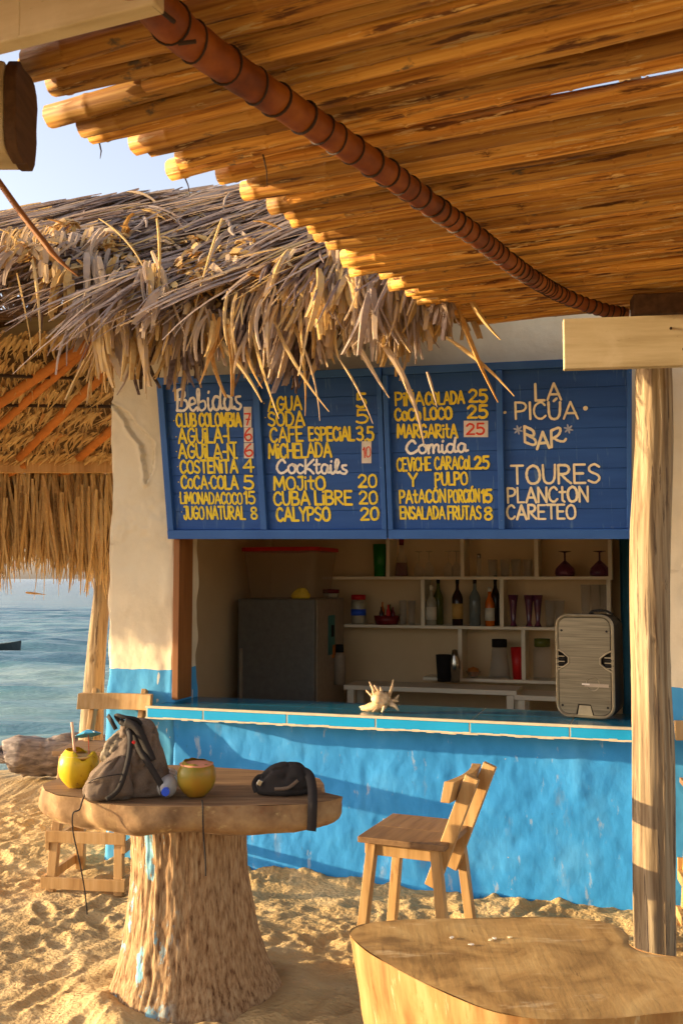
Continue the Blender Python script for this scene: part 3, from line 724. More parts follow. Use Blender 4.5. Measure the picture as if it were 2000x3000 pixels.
def A6(x, y): return (1100 + x / 1.742, 1050 + y / 1.742)
def w5(t, x0, y0, x1, y1, h, c='yellow_paint', **k): write(t, A5(x0, y0), A5(x1, y1), h / 1.96, c, **k)
def w6(t, x0, y0, x1, y1, h, c='yellow_paint', **k): write(t, A6(x0, y0), A6(x1, y1), h / 1.742, c, **k)
def patch(A, x0, y0, x1, y1):
    a, b_, c, d = [px_board(*A(*p)) for p in ((x0, y1), (x1, y1), (x1, y0), (x0, y0))]
    MB().add([(p.x, .0038, p.z) for p in (a, b_, c, d)] + [(p.x, .0052, p.z) for p in (a, b_, c, d)],
             [(0, 1, 2, 3), (7, 6, 5, 4), (0, 4, 5, 1), (1, 5, 6, 2), (2, 6, 7, 3), (3, 7, 4, 0)]).build('price_patch', 'paper', board)
w5('Bebidas', 152, 302, 528, 294, 118, 'white_paint', script=True, th=.0135)
w5('CLUB COLOMBIA', 152, 390, 522, 388, 72); w5('AGUiLA-L.', 165, 485, 492, 483, 82); w5('AGUiLA-N.', 165, 570, 498, 573, 80)
w5('COSTEÑiTA', 175, 658, 500, 655, 70); w5('CoCA,COLA', 180, 745, 503, 750, 72); w5('LiMONADACOCO', 176, 832, 528, 836, 62, th=.0105)
w5('JUGO NATURAL', 196, 922, 545, 922, 70, th=.0115)
w5('4', 537, 652, 592, 650, 72); w5('5', 540, 748, 592, 750, 74); w5('15', 542, 832, 600, 834, 68); w5('8', 580, 920, 612, 920, 64)
patch(A5, 535, 278, 580, 396); patch(A5, 537, 398, 588, 482); patch(A5, 537, 486, 592, 574)
w5('7', 545, 382, 576, 382, 64, 'red_paint', lift=.0012, th=.009); w5('6', 544, 472, 582, 470, 70, 'red_paint', lift=.0012, th=.009); w5('6', 544, 562, 588, 560, 70, 'red_paint', lift=.0012, th=.009)
for (bx, by) in ((135, 357), (148, 450), (150, 535), (157, 622), (162, 710), (167, 797), (180, 882), (652, 258), (660, 340)): w5(',', bx - 2, by + 3, bx + 2, by + 3, 7, th=.006)
w5('AGUA', 678, 303, 868, 292, 76); w5('5', 1186, 280, 1236, 280, 78); w5('SODA', 680, 388, 884, 383, 78); w5('5', 1184, 370, 1248, 370, 74)
w5('CAFE', 690, 480, 874, 474, 80); w5('ESPECiAL', 912, 472, 1168, 470, 74); w5('3.5', 1187, 470, 1280, 470, 76)
w5('MiCHELADA', 682, 572, 1038, 564, 78); patch(A5, 1212, 476, 1268, 602); w5('10', 1222, 572, 1264, 562, 58, 'red_paint', lift=.0012, th=.006)
write('CocKtails', A5(728, 658), A5(1134, 662), 78 / 1.96, 'white_paint', .0125, script=True)
w5('MOJitO', 712, 754, 1002, 752, 72); w5('20', 1197, 740, 1298, 738, 70); w5('CUBA', 712, 842, 914, 838, 74); w5('LiBRE', 948, 838, 1156, 838, 76)
w5('20', 1202, 836, 1302, 834, 70); w5('CALYPSO', 727, 934, 1030, 930, 74); w5('20', 1210, 928, 1310, 924, 68)
w6('PiÑA', 102, 240, 244, 238, 64, th=.0115); w6('COLADA', 256, 236, 450, 228, 60, th=.0115); w6('25', 477, 222, 566, 222, 62)
w6('CoCo', 99, 315, 228, 315, 58); w6('LOCO', 250, 311, 386, 308, 58); w6('25', 470, 304, 568, 302, 62); w6('MARGARitA', 112, 403, 415, 403, 64, th=.0115)
patch(A6, 448, 318, 572, 402); w6('25', 464, 388, 552, 386, 54, 'red_paint', lift=.0012, th=.010)
write('Comida', A6(157, 486), A6(466, 478), 66 / 1.742, 'white_paint', .0125, script=True)
w6('CEViCHE', 110, 574, 280, 570, 64, th=.0105); w6('CARACoL', 302, 566, 494, 563, 62, th=.0105); w6('25', 506, 562, 576, 560, 60)
w6('Y', 170, 650, 212, 652, 64); w6('PULPO', 305, 648, 466, 643, 62, th=.0115); w6('PAtACÓN', 124, 738, 355, 732, 62, th=.011)
w6('PORCiÓN', 373, 736, 528, 730, 62, th=.0105); w6('15', 542, 734, 590, 732, 62); w6('ENSALADA', 127, 818, 352, 818, 60, th=.0105)
w6('FRUTAS', 370, 820, 536, 820, 64, th=.0105); w6('8', 556, 822, 592, 820, 60)
w6('LA', 815, 214, 944, 210, 84, 'cream_paint', th=.0115); w6('PICÚA', 714, 310, 1030, 308, 84, 'cream_paint', th=.0115)
w6(',', 655, 284, 661, 284, 20, 'cream_paint', th=.016); w6(',', 1066, 264, 1072, 264, 22, 'cream_paint', th=.022)
w6('B', 760, 428, 818, 452, 80, 'cream_paint', th=.0125); w6('A', 822, 462, 884, 456, 84, 'cream_paint', th=.0125); w6('r', 896, 452, 966, 420, 84, 'cream_paint', th=.0125)
for (fx_, fy_) in ((725, 365), (982, 360)):
    mb = MB()
    for k in range(6):
        a = k * PI / 3 + .3; p = px_board(*A6(fx_ + 13 * math.cos(a), fy_ + 13 * math.sin(a)))
        mb.add([(p.x + (.013 * math.cos(q) * math.cos(a) - .005 * math.sin(q) * math.sin(a)), .004 - .0001 * k, p.z - (.013 * math.cos(q) * math.sin(a) + .005 * math.sin(q) * math.cos(a))) for q in [2 * PI * i / 8 for i in range(8)]], [tuple(range(8))])
    mb.build('painted_flower', 'grey_paint', board)
w6('TOURES', 692, 640, 1142, 634, 92, 'cream_paint', th=.0125); w6('PLANCtON', 674, 736, 1082, 730, 74, 'cream_paint', th=.0115); w6('CARETEO', 670, 820, 1018, 818, 70, 'cream_paint', th=.0115)
# the cord that holds the board's left corner
cord = MB().tube([Vector(W(-1.08, -.03, 3.16)), Vector(Mb @ Vector((TL_.x + .01, -.01, TL_.z)))], .004, 6)
o = cord.build('board_cord', 'tie'); tag(o, 'thin dark cord holding the left corner of the menu board', 'cord')

# ------------------------------------------------------------------ cane roof over the seats
CR = R(-22)
cdir = np.array([math.cos(CR), math.sin(CR), 0.]); cper = np.array([-math.sin(CR), math.cos(CR), 0.])
roof = thing('cane_roof', 'brown cane roof of long parallel canes running above the tables', 'roof', (0, 0, 0))
def cane_mesh(L, r, seed, seg=12):
    rr = random.Random(seed); n = int(L / .09); mb = MB(); node = rr.uniform(0, .25); nodes = []
    while node < L: nodes.append(node); node += rr.uniform(.22, .38)
    ph = rr.uniform(0, 9); pts = []; rad = []
    xs_ = sorted(set([round(i * L / n, 4) for i in range(n + 1)] + [round(q + e, 4) for q in nodes for e in (-.008, .0, .008) if 0 < q + e < L]))
    for x in xs_:
        pts.append((x, .010 * math.sin(x * 1.7 + ph) + .004 * math.sin(x * 5 + ph), .007 * math.sin(x * 2.3 + ph * 2)))
        k = min(abs(x - q) for q in nodes); rad.append(r * (1 + .09 * math.exp(-(k / .007) ** 2)) * (1 - .10 * x / L))
    g = [1 + .05 * math.sin(k * 2.3 + ph) + rr.uniform(-.05, .05) for k in range(seg)]
    mb.tube(pts, rad, seg, True, 0, lambda i, k: g[k])
    return mb.build('cane', 'cane', data_only=True)
protos = {}
def cane_proto(L, kind): 
    key = kind
    if key not in protos: protos[key] = cane_mesh(4.3, [.030, .026, .022, .035, .018][kind % 5], kind)
    return protos[key]
rc = random.Random(11)
T0 = np.array([-.82, 2.57, 2.985]); Te = np.array([.69, 4.77, 2.985]); tl = (Te - T0) / np.linalg.norm(Te - T0)
TIPS = [(-.230, .164), (-.167, .103), (-.101, .119), (.023, -.021), (.088, .042), (.171, .0), (.251, .059), (.316, .08), (.383, .121), (.463, .015), (.560, .123), (.641, .175), (.726, .088), (.827, .113), (.91, .12), (1.006, .085), (1.085, .10), (1.165, .069), (1.269, .053), (1.35, .09), (1.438, .007)]
SLITS = (-1.28, -.66, .60)
def put_cane(t_, out, r_, z, jitter, zr=.018):
    kinds = [k for k in range(5)]; k0 = min(kinds, key=lambda k: abs([.030, .026, .022, .035, .018][k] - r_)); base_r = [.030, .026, .022, .035, .018][k0]
    tip = T0 + tl * t_ + cdir * out
    ang = CR + R(rc.uniform(-jitter, jitter)) - R(2.5) * math.exp(-((t_ - .3) / .5) ** 2)
    o = link('cane', cane_proto(4.3, k0 + 5 * rc.randint(0, 3)), roof, loc=(tip[0], tip[1], z + rc.uniform(0, zr) + r_), rot=(rc.uniform(0, 6.28), 0, ang))
    o.scale = (max(.5, (3.95 - (tip[0] + .9) * 1.05) / 4.3), r_ / base_r, r_ / base_r)
    o.data.polygons.foreach_set('use_smooth', [True] * len(o.data.polygons))
low = []; t_ = -1.75
while t_ < -.30:
    r_ = rc.choice([.026, .030, .034, .024]); low.append((t_, -rc.uniform(.45, .9), r_)); t_ += 2.02 * r_ + (.014 if any(abs(t_ - g) < r_ for g in SLITS) else 0)
for k, (t0_, o0_) in enumerate(TIPS):
    gp_ = min(t0_ - (TIPS[k - 1][0] if k else -.30), (TIPS[k + 1][0] if k + 1 < len(TIPS) else t0_ + .06) - t0_)
    low.append((t0_, o0_, max(.021, min(.033, gp_ * .50))))
    nx_ = TIPS[k + 1][0] if k + 1 < len(TIPS) else t0_
    if nx_ - t0_ > .085: low.append(((t0_ + nx_) / 2, max(o0_, TIPS[min(k + 1, len(TIPS) - 1)][1]) + rc.uniform(.10, .25), .022))
t_ = 1.475
while t_ < 2.62:
    r_ = rc.choice([.020, .024, .018, .028]); low.append((t_, rc.uniform(-.05, .08), r_)); t_ += 1.95 * r_
for t0_, o0_, r_ in low: put_cane(t0_, o0_, r_, 2.955, .7)
t_ = -1.78
while t_ < 2.58:                                 # second layer closes the gaps, its ends set back
    r_ = rc.choice([.026, .030, .022])
    if not any(abs(t_ - g) < .045 for g in SLITS):
        o0_ = (np.interp(t_, [q[0] for q in TIPS], [q[1] for q in TIPS]) + rc.uniform(.06, .22)) if t_ > -.3 else -rc.uniform(.4, .8)
        put_cane(t_, o0_, r_, 3.012, .6)
    t_ += 1.9 * r_
# thatch laid over the canes (closes the roof, seen as dark fill between them)
cover = MB()
rcv = random.Random(5)
for k in range(420):
    a = rcv.uniform(-1.7, 2.5); q = rcv.uniform(.45, 3.5)
    P = T0 + tl * a + cdir * q
    if P[0] > 2.9 or any(abs(a - g_) < .4 for g_ in SLITS): continue
    cover.leaf((P[0], P[1], 3.085 + rcv.uniform(0, .03)), (rcv.uniform(-.4, .4), -1 + rcv.uniform(-.3, .3), .0), rcv.uniform(.5, .9), rcv.uniform(.05, .09), 0, 3, rcv.uniform(.1, .5), side=(1, 0, 0))
tag(cover.build('cover_leaves', 'leaf_warm', roof), kind='stuff')
# loose fibres hanging from the canes
for (x, y, dx, ln, Y) in ((458, 660, 3, 70, 2.72), (845, 805, 28, 95, 2.95), (1208, 710, 20, 150, 2.62), (440, 0, 0, 0, 0)):
    if not ln: continue
    u, v = x / 1.568, y / 1.568; P = on_y(u, v, Y); Q = on_y(u + dx / 1.568, v + ln / 1.568, Y)
    MB().tube([P, (P + Q) / 2 + np.array([.004, 0, 0]), Q], [.0028, .0022, .0008], 5).build('hanging_fibre', 'tie', roof)

# the bent red-brown pole bound with rings, carrying the canes
pole = thing('bound_pole', 'red-brown bamboo pole bound with dark rings under the cane roof', 'pole', (0, 0, 0))
pp = [on_z(*D(300, -60), 2.885)] + [on_z(*D(*q), 2.885) for q in ((395, 55), (480, 122), (590, 200), (700, 272), (800, 338), (900, 405), (1000, 478), (1100, 548), (1200, 625))]
pp += [on_y(*D(1290, 678), 4.02), on_y(*D(1370, 708), 4.13), on_y(*D(1436, 722), 4.2)]
pp = [np.array(p) for p in pp]
pc = catmull(pp, 8); npc = len(pc)
prad = [.045 - .018 * (i / (npc - 1)) ** 1.1 for i in range(npc)]
MB().tube(pc, prad, 20, True, 0, lambda i, k: 1 + .03 * math.sin(i * 1.3 + k)).build('pole_shaft', 'pole', pole, True)
acc_ = 0; nxt = .05; rb = random.Random(3)
for i in range(1, npc):
    seg_ = np.linalg.norm(pc[i] - pc[i - 1])
    while acc_ + seg_ > nxt:
        f_ = (nxt - acc_) / seg_; c0 = pc[i - 1] + (pc[i] - pc[i - 1]) * f_; dvec = (pc[i] - pc[i - 1]) / seg_
        tilt = Vector(dvec) + Vector((rb.uniform(-.2, .2), rb.uniform(-.2, .2), rb.uniform(-.2, .2))); tilt.normalize()
        x_ = Vector((0, 0, 1)).cross(tilt).normalized(); y_ = tilt.cross(x_); rr_ = prad[i] * 1.03 + .001
        ring = [Vector(c0) + x_ * math.cos(a) * rr_ + y_ * math.sin(a) * rr_ for a in [2 * PI * k / 20 for k in range(21)]]
        MB().tube(ring, .0028 if rb.random() < .7 else .0042, 5, False).build('binding_ring', 'tie', pole)
        prog = i / npc
        nxt += (.11 - .085 * min(1, prog * 1.05)) * rb.uniform(.55, 1.35) + .008
    acc_ += seg_
for q in ((700, 18, 800, 100), (820, 200, 900, 190)):
    P, Q = on_z(q[0] / 1.568, q[1] / 1.568, 2.83), on_z(q[2] / 1.568, q[3] / 1.568, 2.83)
    MB().tube([P, Q], .005, 6).build('lashing', 'tie', pole)

# right post with its plank
def post_mesh(pts, rad, seg=72, rows=200, seed=1, groove=.05, knots=()):
    c = catmull(pts, max(2, rows // (len(pts) - 1))); n = len(c)
    rr_ = np.interp(np.linspace(0, 1, n), np.linspace(0, 1, len(rad)), rad)
    A = np.arange(seg) * 2 * PI / seg; zz = np.array([p[2] for p in c])
    AA, ZZ = np.meshgrid(A, zz)
    ca, sa = np.cos(AA), np.sin(AA)
    dd = 1 + groove * fbm(ca * 4.5, sa * 4.5, ZZ * 1.1, 4, seed) + groove * .9 * np.abs(vn(ca * 9 + .4 * vn(ZZ * 5, 0, 0, 5), sa * 9, ZZ * 1.4, seed + 3)) * -1 + .05 * vn(ZZ * 2.2, 0 * ZZ, 0, seed + 9)
    for (ka, kz, kr, kh) in knots:
        da = np.minimum(abs(AA - ka), 2 * PI - abs(AA - ka)); q2 = (da / (kr * 9)) ** 2 + ((ZZ - kz) / kr) ** 2
        dd += kh * np.exp(-q2) - kh * 1.6 * np.exp(-q2 * 9)
    mb = MB(); mb.tube(c, list(rr_), seg, True, 0, lambda i, k: dd[i, k], up=(1, 0, 0)); return mb
pt = thing('roof_post', 'thick weathered tree trunk post in front of the bar, right side', 'post', (0, 0, 0))
PS = 4.32 / 4.25
pp2 = [(1.352, 4.32, -.15), (1.352, 4.32, .1), (1.356, 4.32, .5), (1.362, 4.32, 1.0), (1.362, 4.32, 1.5), (1.372, 4.32, 1.9), (1.398, 4.32, 2.3), (1.405, 4.32, 2.65), (1.41, 4.32, 2.95)]
pp2 = [(a * PS, b, c) for a, b, c in pp2]
post_mesh(pp2, [.088, .088, .09, .084, .086, .085, .079, .077, .075], seed=5, groove=.085, knots=((4.55, 1.42, .035, .10), (4.9, 2.15, .06, .08), (5.0, .85, .04, .06), (5.3, 1.68, .02, .12))).build('trunk', 'post', pt, True)
bp_ = thing('beam_plank', 'cream painted plank nailed across the top of the right post', 'plank', (1.93, 3.90, 2.700), R(-8))
m_ = MB(); nn_ = 40
for i in range(nn_):
    pass
m_.box((0, 0, 0), (1.98, .045, .218)); m_.build('plank_board', 'cream_wood', bp_, bevel=.004)
for (a, b_) in ((-.55, .05), (-.50, -.04), (.28, .07)): MB().lathe([(.006, 0), (.006, .004), (.001, .005)], 8, (0, 0, 0)).build('nail_head', 'tie', bp_, loc=(a, -.0225, b_), rot=(PI / 2, 0, 0))
db = thing('cross_block', 'dark square timber lying on top of the cream plank by the post', 'beam', (1.47, 4.06, 2.880), R(-8))
MB().box((0, 0, 0), (.42, .10, .09)).build('timber', 'dark_wood', db, bevel=.006)

# near plank and the sawn beam end at the top left
np_ = thing('fascia_plank', 'cream painted plank crossing the top left corner under the canes', 'plank', tuple((on_y(*D(350, 8), 1.83) + on_y(*D(0, 98), 1.9)) / 2 + np.array([0, 0, .12])), 0)
a_, b_ = on_y(*D(-40, 108), 1.93), on_y(*D(352, 8), 1.80); dv = b_ - a_; np_.location = tuple((a_ + b_) / 2 + np.array([0, 0, .11])); np_.rotation_euler = (0, 0, math.atan2(dv[1], dv[0]))
MB().box((-.35, .02, 0), (float(np.linalg.norm(dv)) + .7, .04, .22)).build('plank_board', 'cream_wood', np_, bevel=.004)
np_.rotation_euler = (0, -math.atan2(dv[2], math.hypot(dv[0], dv[1])), math.atan2(dv[1], dv[0]))
be = thing('beam_end', 'thick beam with a dark rough sawn end and cream painted face, left edge', 'beam', (-.805, 2.2, 2.815))
mbx = MB(); mbx.box((-.45, .080, .02), (.90, .15, .21)).build('beam_body', 'cream_wood', be, bevel=.008)
v_, f_ = grid(lambda i, j: (.004 + .006 * float(fbm(i * 9, j * 9, 0, 3, 4)), .0 + .20 * i * (1 - .12 * abs(j - .5)), -.145 + .275 * j), 14, 18)
e_ = MB().add(v_, f_); v2 = [(-.02, p[1], p[2]) for p in v_]; 
e_ = MB(); ol = []
for k in range(26):
    a = k / 26 * 2 * PI; r0 = 1 + .05 * float(vn(k * .9, 0, 0, 8)); sq = (abs(math.cos(a)) ** 4 + abs(math.sin(a)) ** 4) ** -.25
    ol.append((.085 + .082 * math.cos(a) * sq * r0, .020 + .116 * math.sin(a) * sq * r0))
e_.prism(ol, 0, .03, 0, lambda p: (p[2], p[0], p[1])); e_.build('beam_end_grain', 'dark_wood', be, bevel=.004)
st = MB().tube([on_y(*D(44, -40), 1.84), on_y(*D(45, 40), 1.84), on_y(*D(43, 82), 1.84)], .0022, 6); o = st.build('hanging_string', 'cream_wood'); tag(o, 'thin pale string hanging down over the top left cream plank', 'string')
fr = MB(); q = [on_y(*D(*p), 2.3) for p in ((-30, 380), (0, 420), (50, 490), (105, 560), (120, 580), (150, 610), (182, 636))]
fr.tube(catmull(q, 4), [.013] * 16 + [.012, .011, .010, .009, .007, .005, .004, .003, .001], 8, True, 0, None, .6); 
tag(fr.build('dry_frond', 'jamb', None, True), 'long dry brown frond strip hanging from the beam at the left edge', 'frond')

# ------------------------------------------------------------------ bar thatch (its eave hangs over the board)
th_ = thing('thatched_roof', 'grey-mauve dry palm thatch with a ragged fringe hanging over the menu board', 'thatched roof', WO, -TH)
rt = random.Random(21)
def U(a, b): return rt.uniform(a, b)
def roofpt(s, q):          # q 0 at the eave (low, front) .. 1 at the ridge
    e = .035 * math.sin(s * 3.1) + .03 * math.sin(s * 7.7 + 1) + .16 * min(1, max(0, (-1.0 - s) / .4))
    return np.array([s, -.82 + 1.75 * q, 3.15 + 1.32 * q + e * (1 - q) + (.05 * math.sin(s * 2.2 + .5)) * q])
S0, S1 = -4.2, .78
back = MB(); leaves = []        # leaves: (size, args)
# solid bed under the leaves so the roof is closed
nb = 40
v_ = []; 
for j, q in enumerate((.06, .5, 1.0)):
    for i in range(nb + 1): p = roofpt(S0 + (S1 - S0 - .06) * i / nb, q); v_.append((p[0], p[1], p[2] - .10))
f_ = [(j * (nb + 1) + i, j * (nb + 1) + i + 1, (j + 1) * (nb + 1) + i + 1, (j + 1) * (nb + 1) + i) for j in range(2) for i in range(nb)]
MB().add([(x, y, z) for x, y, z in v_], f_, 0, .12).build('roof_bed', 'leaf', th_)
# rear slope
rear = MB()
for k in range(700):
    s = U(S0, S1); q = U(0, 1); rear.leaf((s, .93 + 1.4 * q, 4.28 - .8 * q), (U(-.4, .4), 1, -.55), U(.5, .8), U(.03, .05), .2, 3, U(.1, .5), side=(1, 0, 0))
tag(rear.build('rear_leaves', 'leaf', th_), kind='stuff')
L_all = []
def add(p, d, L, w, droop, seg, tone, side, curl, fold, row, blunt=0.):
    L_all.append((np.array(p, float), np.array(d, float), L, w, droop, seg, min(1, max(0, tone)), side, curl, fold, blunt, row))
# fronds laid on the slope: each a bundle of near-parallel leaflets
for row in range(13):
    q0 = 1.0 - row * .072
    n = 60 if row else 90
    for k in range(n):
        s = S0 + (S1 - S0) * (k + U(-.6, .6)) / n
        lean = (-.62 - .55 * max(0, min(1, (-.3 - s) / .9)) + .30 * math.sin(s * 4 + row) + U(-.45, .45)) if rt.random() > .16 else U(-2.4, 1.8)
        tone0 = rt.gauss(.32, .09) if rt.random() > .14 else U(.6, .85); lift = U(.0, .07); L0 = U(.42, .85) * (1.25 if s < -.6 else .9) * (.55 if row > 7 and s < -.95 else 1); w0 = U(.024, .050); cl = U(-.4, .4)
        for m in range(rt.randint(5, 9)):
            ss = min(S1 - .03, s + U(-.13, .13)); p0 = roofpt(ss, q0 + U(-.06, .06)); p0[2] += lift + U(-.01, .03)
            if p0[2] > 4.52: p0[2] = 4.52
            add(p0, (lean + U(-.13, .13), -.84, -.56 + U(-.10, .20)), L0 * U(.7, 1.15), w0 * U(.6, 1.2), U(.1, .6), 6, tone0 + U(-.10, .10), None, cl + U(-.25, .25), U(.1, .45), row, U(0, .5))
# the hanging eave: clumps of folded blunt strips
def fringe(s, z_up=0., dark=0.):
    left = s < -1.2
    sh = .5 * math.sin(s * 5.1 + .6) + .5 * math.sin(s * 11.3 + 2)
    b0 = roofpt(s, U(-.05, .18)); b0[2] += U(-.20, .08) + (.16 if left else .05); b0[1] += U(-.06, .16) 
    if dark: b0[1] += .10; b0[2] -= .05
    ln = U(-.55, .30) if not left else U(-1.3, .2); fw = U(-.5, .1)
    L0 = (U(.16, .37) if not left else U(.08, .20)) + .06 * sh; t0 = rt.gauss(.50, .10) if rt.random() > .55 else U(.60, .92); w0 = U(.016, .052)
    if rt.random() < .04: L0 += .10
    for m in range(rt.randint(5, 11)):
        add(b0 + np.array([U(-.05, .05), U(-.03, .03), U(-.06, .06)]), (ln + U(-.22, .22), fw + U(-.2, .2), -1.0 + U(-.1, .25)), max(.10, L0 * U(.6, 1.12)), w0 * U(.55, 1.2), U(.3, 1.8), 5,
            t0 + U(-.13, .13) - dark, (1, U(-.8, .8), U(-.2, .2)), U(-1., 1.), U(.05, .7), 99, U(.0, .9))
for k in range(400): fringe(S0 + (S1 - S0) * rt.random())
for k in range(150): fringe(S0 + (S1 - S0) * rt.random(), 0, .32)  # inner clumps, set back; the eave's inner shade is put into their tone
for k in range(70): fringe(U(.30, S1), 0, 0)
for k in range(150):      # torn, curled butts: bright tufts
    s = S0 + (S1 - S0) * rt.random(); c0 = roofpt(s, U(-.02, .36)); c0[2] += U(.0, .12); a0 = U(-1.2, 1.2)
    for m in range(rt.randint(4, 9)):
        add(c0 + np.array([U(-.04, .04), U(-.03, .03), U(-.04, .04)]), (a0 + U(-.8, .8), U(-1, .1), U(-.9, .7)), U(.05, .20), U(.016, .05), U(.5, 3), 4, U(.55, 1.), None, U(-4, 4), U(.2, .8), 98, U(.3, 1))
for (u0, v0, u1, v1, w_) in ((415, 860, 430, 1170, .012), (765, 1090, 800, 1235, .016), (725, 1080, 748, 1150, .02), (840, 1060, 915, 1235, .016), (905, 1060, 940, 1200, .014), (925, 1070, 995, 1200, .014), (1050, 1130, 1115, 1225, .012),
        (1090, 1080, 1130, 1170, .018), (1085, 965, 1330, 1245, .030), (1340, 900, 1440, 1190, .026), (1370, 860, 1440, 1010, .020), (1300, 985, 1530, 1130, .016), (700, 1050, 805, 1140, .022), (1250, 1090, 1285, 1190, .014), (1170, 1080, 1195, 1150, .02), (460, 640, 500, 960, .016), (290, 640, 480, 760, .012), (95, 760, 145, 1020, .018), (50, 800, 105, 1030, .016), (445, 735, 545, 985, .024), (650, 640, 560, 900, .016)):
    A_ = on_plane(u0, v0, WO - WAY * .86, WAY); B_ = on_plane(u1, v1, WO - WAY * .90, WAY); to = lambda P: np.array([(P - WO) @ WAX, (P - WO) @ WAY, P[2]])
    a_, b_ = to(A_), to(B_); dd_ = b_ - a_
    if v0 > 1000 and u0 < 1100: a_ = a_ - dd_ * .75 + np.array([U(-.03, .03), 0, .02]); dd_ = b_ - a_
    add(a_, dd_ / np.linalg.norm(dd_), float(np.linalg.norm(dd_)), w_ * U(1., 1.5), .25, 9, U(.55, .95), (1, U(-.4, .4), .3), U(-.5, .5), U(.1, .5), 97, .1)
# the 300 largest of the visible ones are parts, the rest one mass
vis = [l for l in L_all if l[0][0] > -2.15 and l[11] >= 7]; vis.sort(key=lambda l: (l[11] != 97, -(l[2] * l[3])))
top = set(id(l) for l in vis[:300]); rest = MB(); inner = MB()
for l in L_all:
    args = l[:11]
    if id(l) in top:
        mb = MB(); p = l[0]; mb.leaf((0, 0, 0), l[1], l[2], l[3], l[4], l[5], l[6], l[7], l[8], l[9], l[10])
        mb.build('palm_leaf', 'leaf', th_, loc=tuple(p))
    else: rest.leaf(*args)
tag(rest.build('loose_thatch', 'leaf', th_), kind='stuff')
# battens carrying the fringe
for yy, zz in ((-.60, 3.22), (-.45, 3.25), (.0, 3.5)):
    MB().tube([(S0, yy, zz), (S1 - .03, yy, zz)], .022, 8).build('batten', 'dark_wood', th_)

# ------------------------------------------------------------------ palapa on the left, seen from below
pa = thing('palapa_roof', 'thatched palm palapa with orange rafters and a shaggy fringe by the sea', 'palapa', (0, 0, 0))
rp_ = random.Random(31)
def UP(a, b): return rp_.uniform(a, b)
def pal(x, q): return np.array([x, 7.5 - 2.5 * q, 2.63 + .92 * q])     # q 0 at the sea eave .. 1 near
pm_ = MB()
bed = MB(); bed.add([tuple(pal(-4.4, -.1) + (0, 0, .12)), tuple(pal(-1.45, -.1) + (0, 0, .12)), tuple(pal(-1.45, .62) + (0, 0, .12)), tuple(pal(-4.4, .62) + (0, 0, .12))], [(0, 1, 2, 3)], 0, .0).build('roof_bed', 'leaf_warm', pa)  # darkest leaf tone: shade between the courses is put into its colour
for row in range(6):
    q = .62 - row * .118
    for k in range(300):
        x = UP(-4.3, -1.5); p = pal(x, q + .05 + UP(-.014, .014)); p[2] += UP(-.06, -.02)
        wave = .5 * math.sin(x * 3 + row)
        d = np.array([-.75 + wave * .4 + UP(-.25, .25), 1.0, -.26 + UP(-.08, .05)])
        pm_.leaf(p, d, UP(.20, .30), UP(.014, .032), UP(.1, .5), 4, min(1, max(0, rp_.gauss(.58, .16))), (1, .6, 0), UP(-.8, .8), UP(.1, .4))
    for k in range(150):      # ragged lips of each course, folded down
        x = UP(-4.3, -1.5); p = pal(x, q - .055 + UP(-.01, .01)); p[2] += UP(-.01, .02)
        pm_.leaf(p, (UP(-.8, .4), UP(-.1, .6), -1), UP(.05, .13), UP(.012, .03), .8, 3, UP(.4, .9), None, UP(-2, 2), .3)
fr_l = []
for k in range(1500):
    x = UP(-4.3, -1.55); b0 = np.array([x, 7.54 + UP(-.03, .34), 2.74 - UP(0, .42)])
    base_tip = 1.74 + .07 * math.sin(x * 7) + .05 * math.sin(x * 17 + 1) + UP(-.10, .16)
    Ln = max(.2, b0[2] - base_tip)
    fr_l.append((b0, np.array([UP(-.16, .16), .18 + UP(-.1, .1), -1]), Ln, UP(.016, .040), .5, 5, min(1, max(0, rp_.gauss(.48, .2))), (1, UP(-.4, .4), 0), UP(-.25, .25), UP(.05, .35)))
for k in range(16):
    x = UP(-2.8, -1.9); fr_l.append((np.array([x, 7.8, 2.2]), np.array([UP(-.2, .2), .1, -1]), UP(.5, .68), UP(.010, .018), .2, 5, UP(.6, .9), (1, 0, 0), UP(-.3, .3), .2))
vis2 = sorted([l for l in fr_l if l[0][0] > -2.9], key=lambda l: l[0][1] - l[3] * 6)[:150]; ids = set(map(id, vis2))
for l in fr_l:
    if id(l) in ids: 
        mb = MB(); mb.leaf((0, 0, 0), *l[1:]); mb.build('palm_leaf', 'leaf_warm', pa, loc=tuple(l[0]))
    else: pm_.leaf(*l)
for k in range(1500):     # palapa's left side, out of frame: fringe added to shade the pillar
    y = UP(4.9, 7.9); b0 = np.array([-4.2 + UP(-.1, .1), y, 2.7 + (7.5 - y) * .35]); tip = 1.80 + .03 * math.sin(y * 9) + UP(-.05, .08)
    pm_.leaf(b0, (UP(-.05, .02), UP(-.1, .1), -1), b0[2] - tip, UP(.03, .06), .2, 4, UP(.3, .8), (0, 1, 0), 0, .2)
for k in range(700):  # unseen broad strips added behind, to make the sun block solid
    y = UP(4.9, 7.9); b0 = np.array([-4.25, y, 2.75 + (7.5 - y) * .35]); pm_.leaf(b0, (0, 0, -1), b0[2] - 1.84, .10, .0, 3, .4, (0, 1, 0), 0, .1)
tag(pm_.build('loose_thatch', 'leaf_warm', pa), kind='stuff')
def seg_pal(u0, v0, u1, v1, Ya, Yb): return on_y(*D(u0, v0), Ya), on_y(*D(u1, v1), Yb)
def pal_hit(x, y):           # where the pixel's ray meets a plane just under the palapa roof
    N = np.array([0, .92, 2.5]); P0 = pal(0, 0) + np.array([0, 0, -.06]); return on_plane(*D(x, y), P0, N)
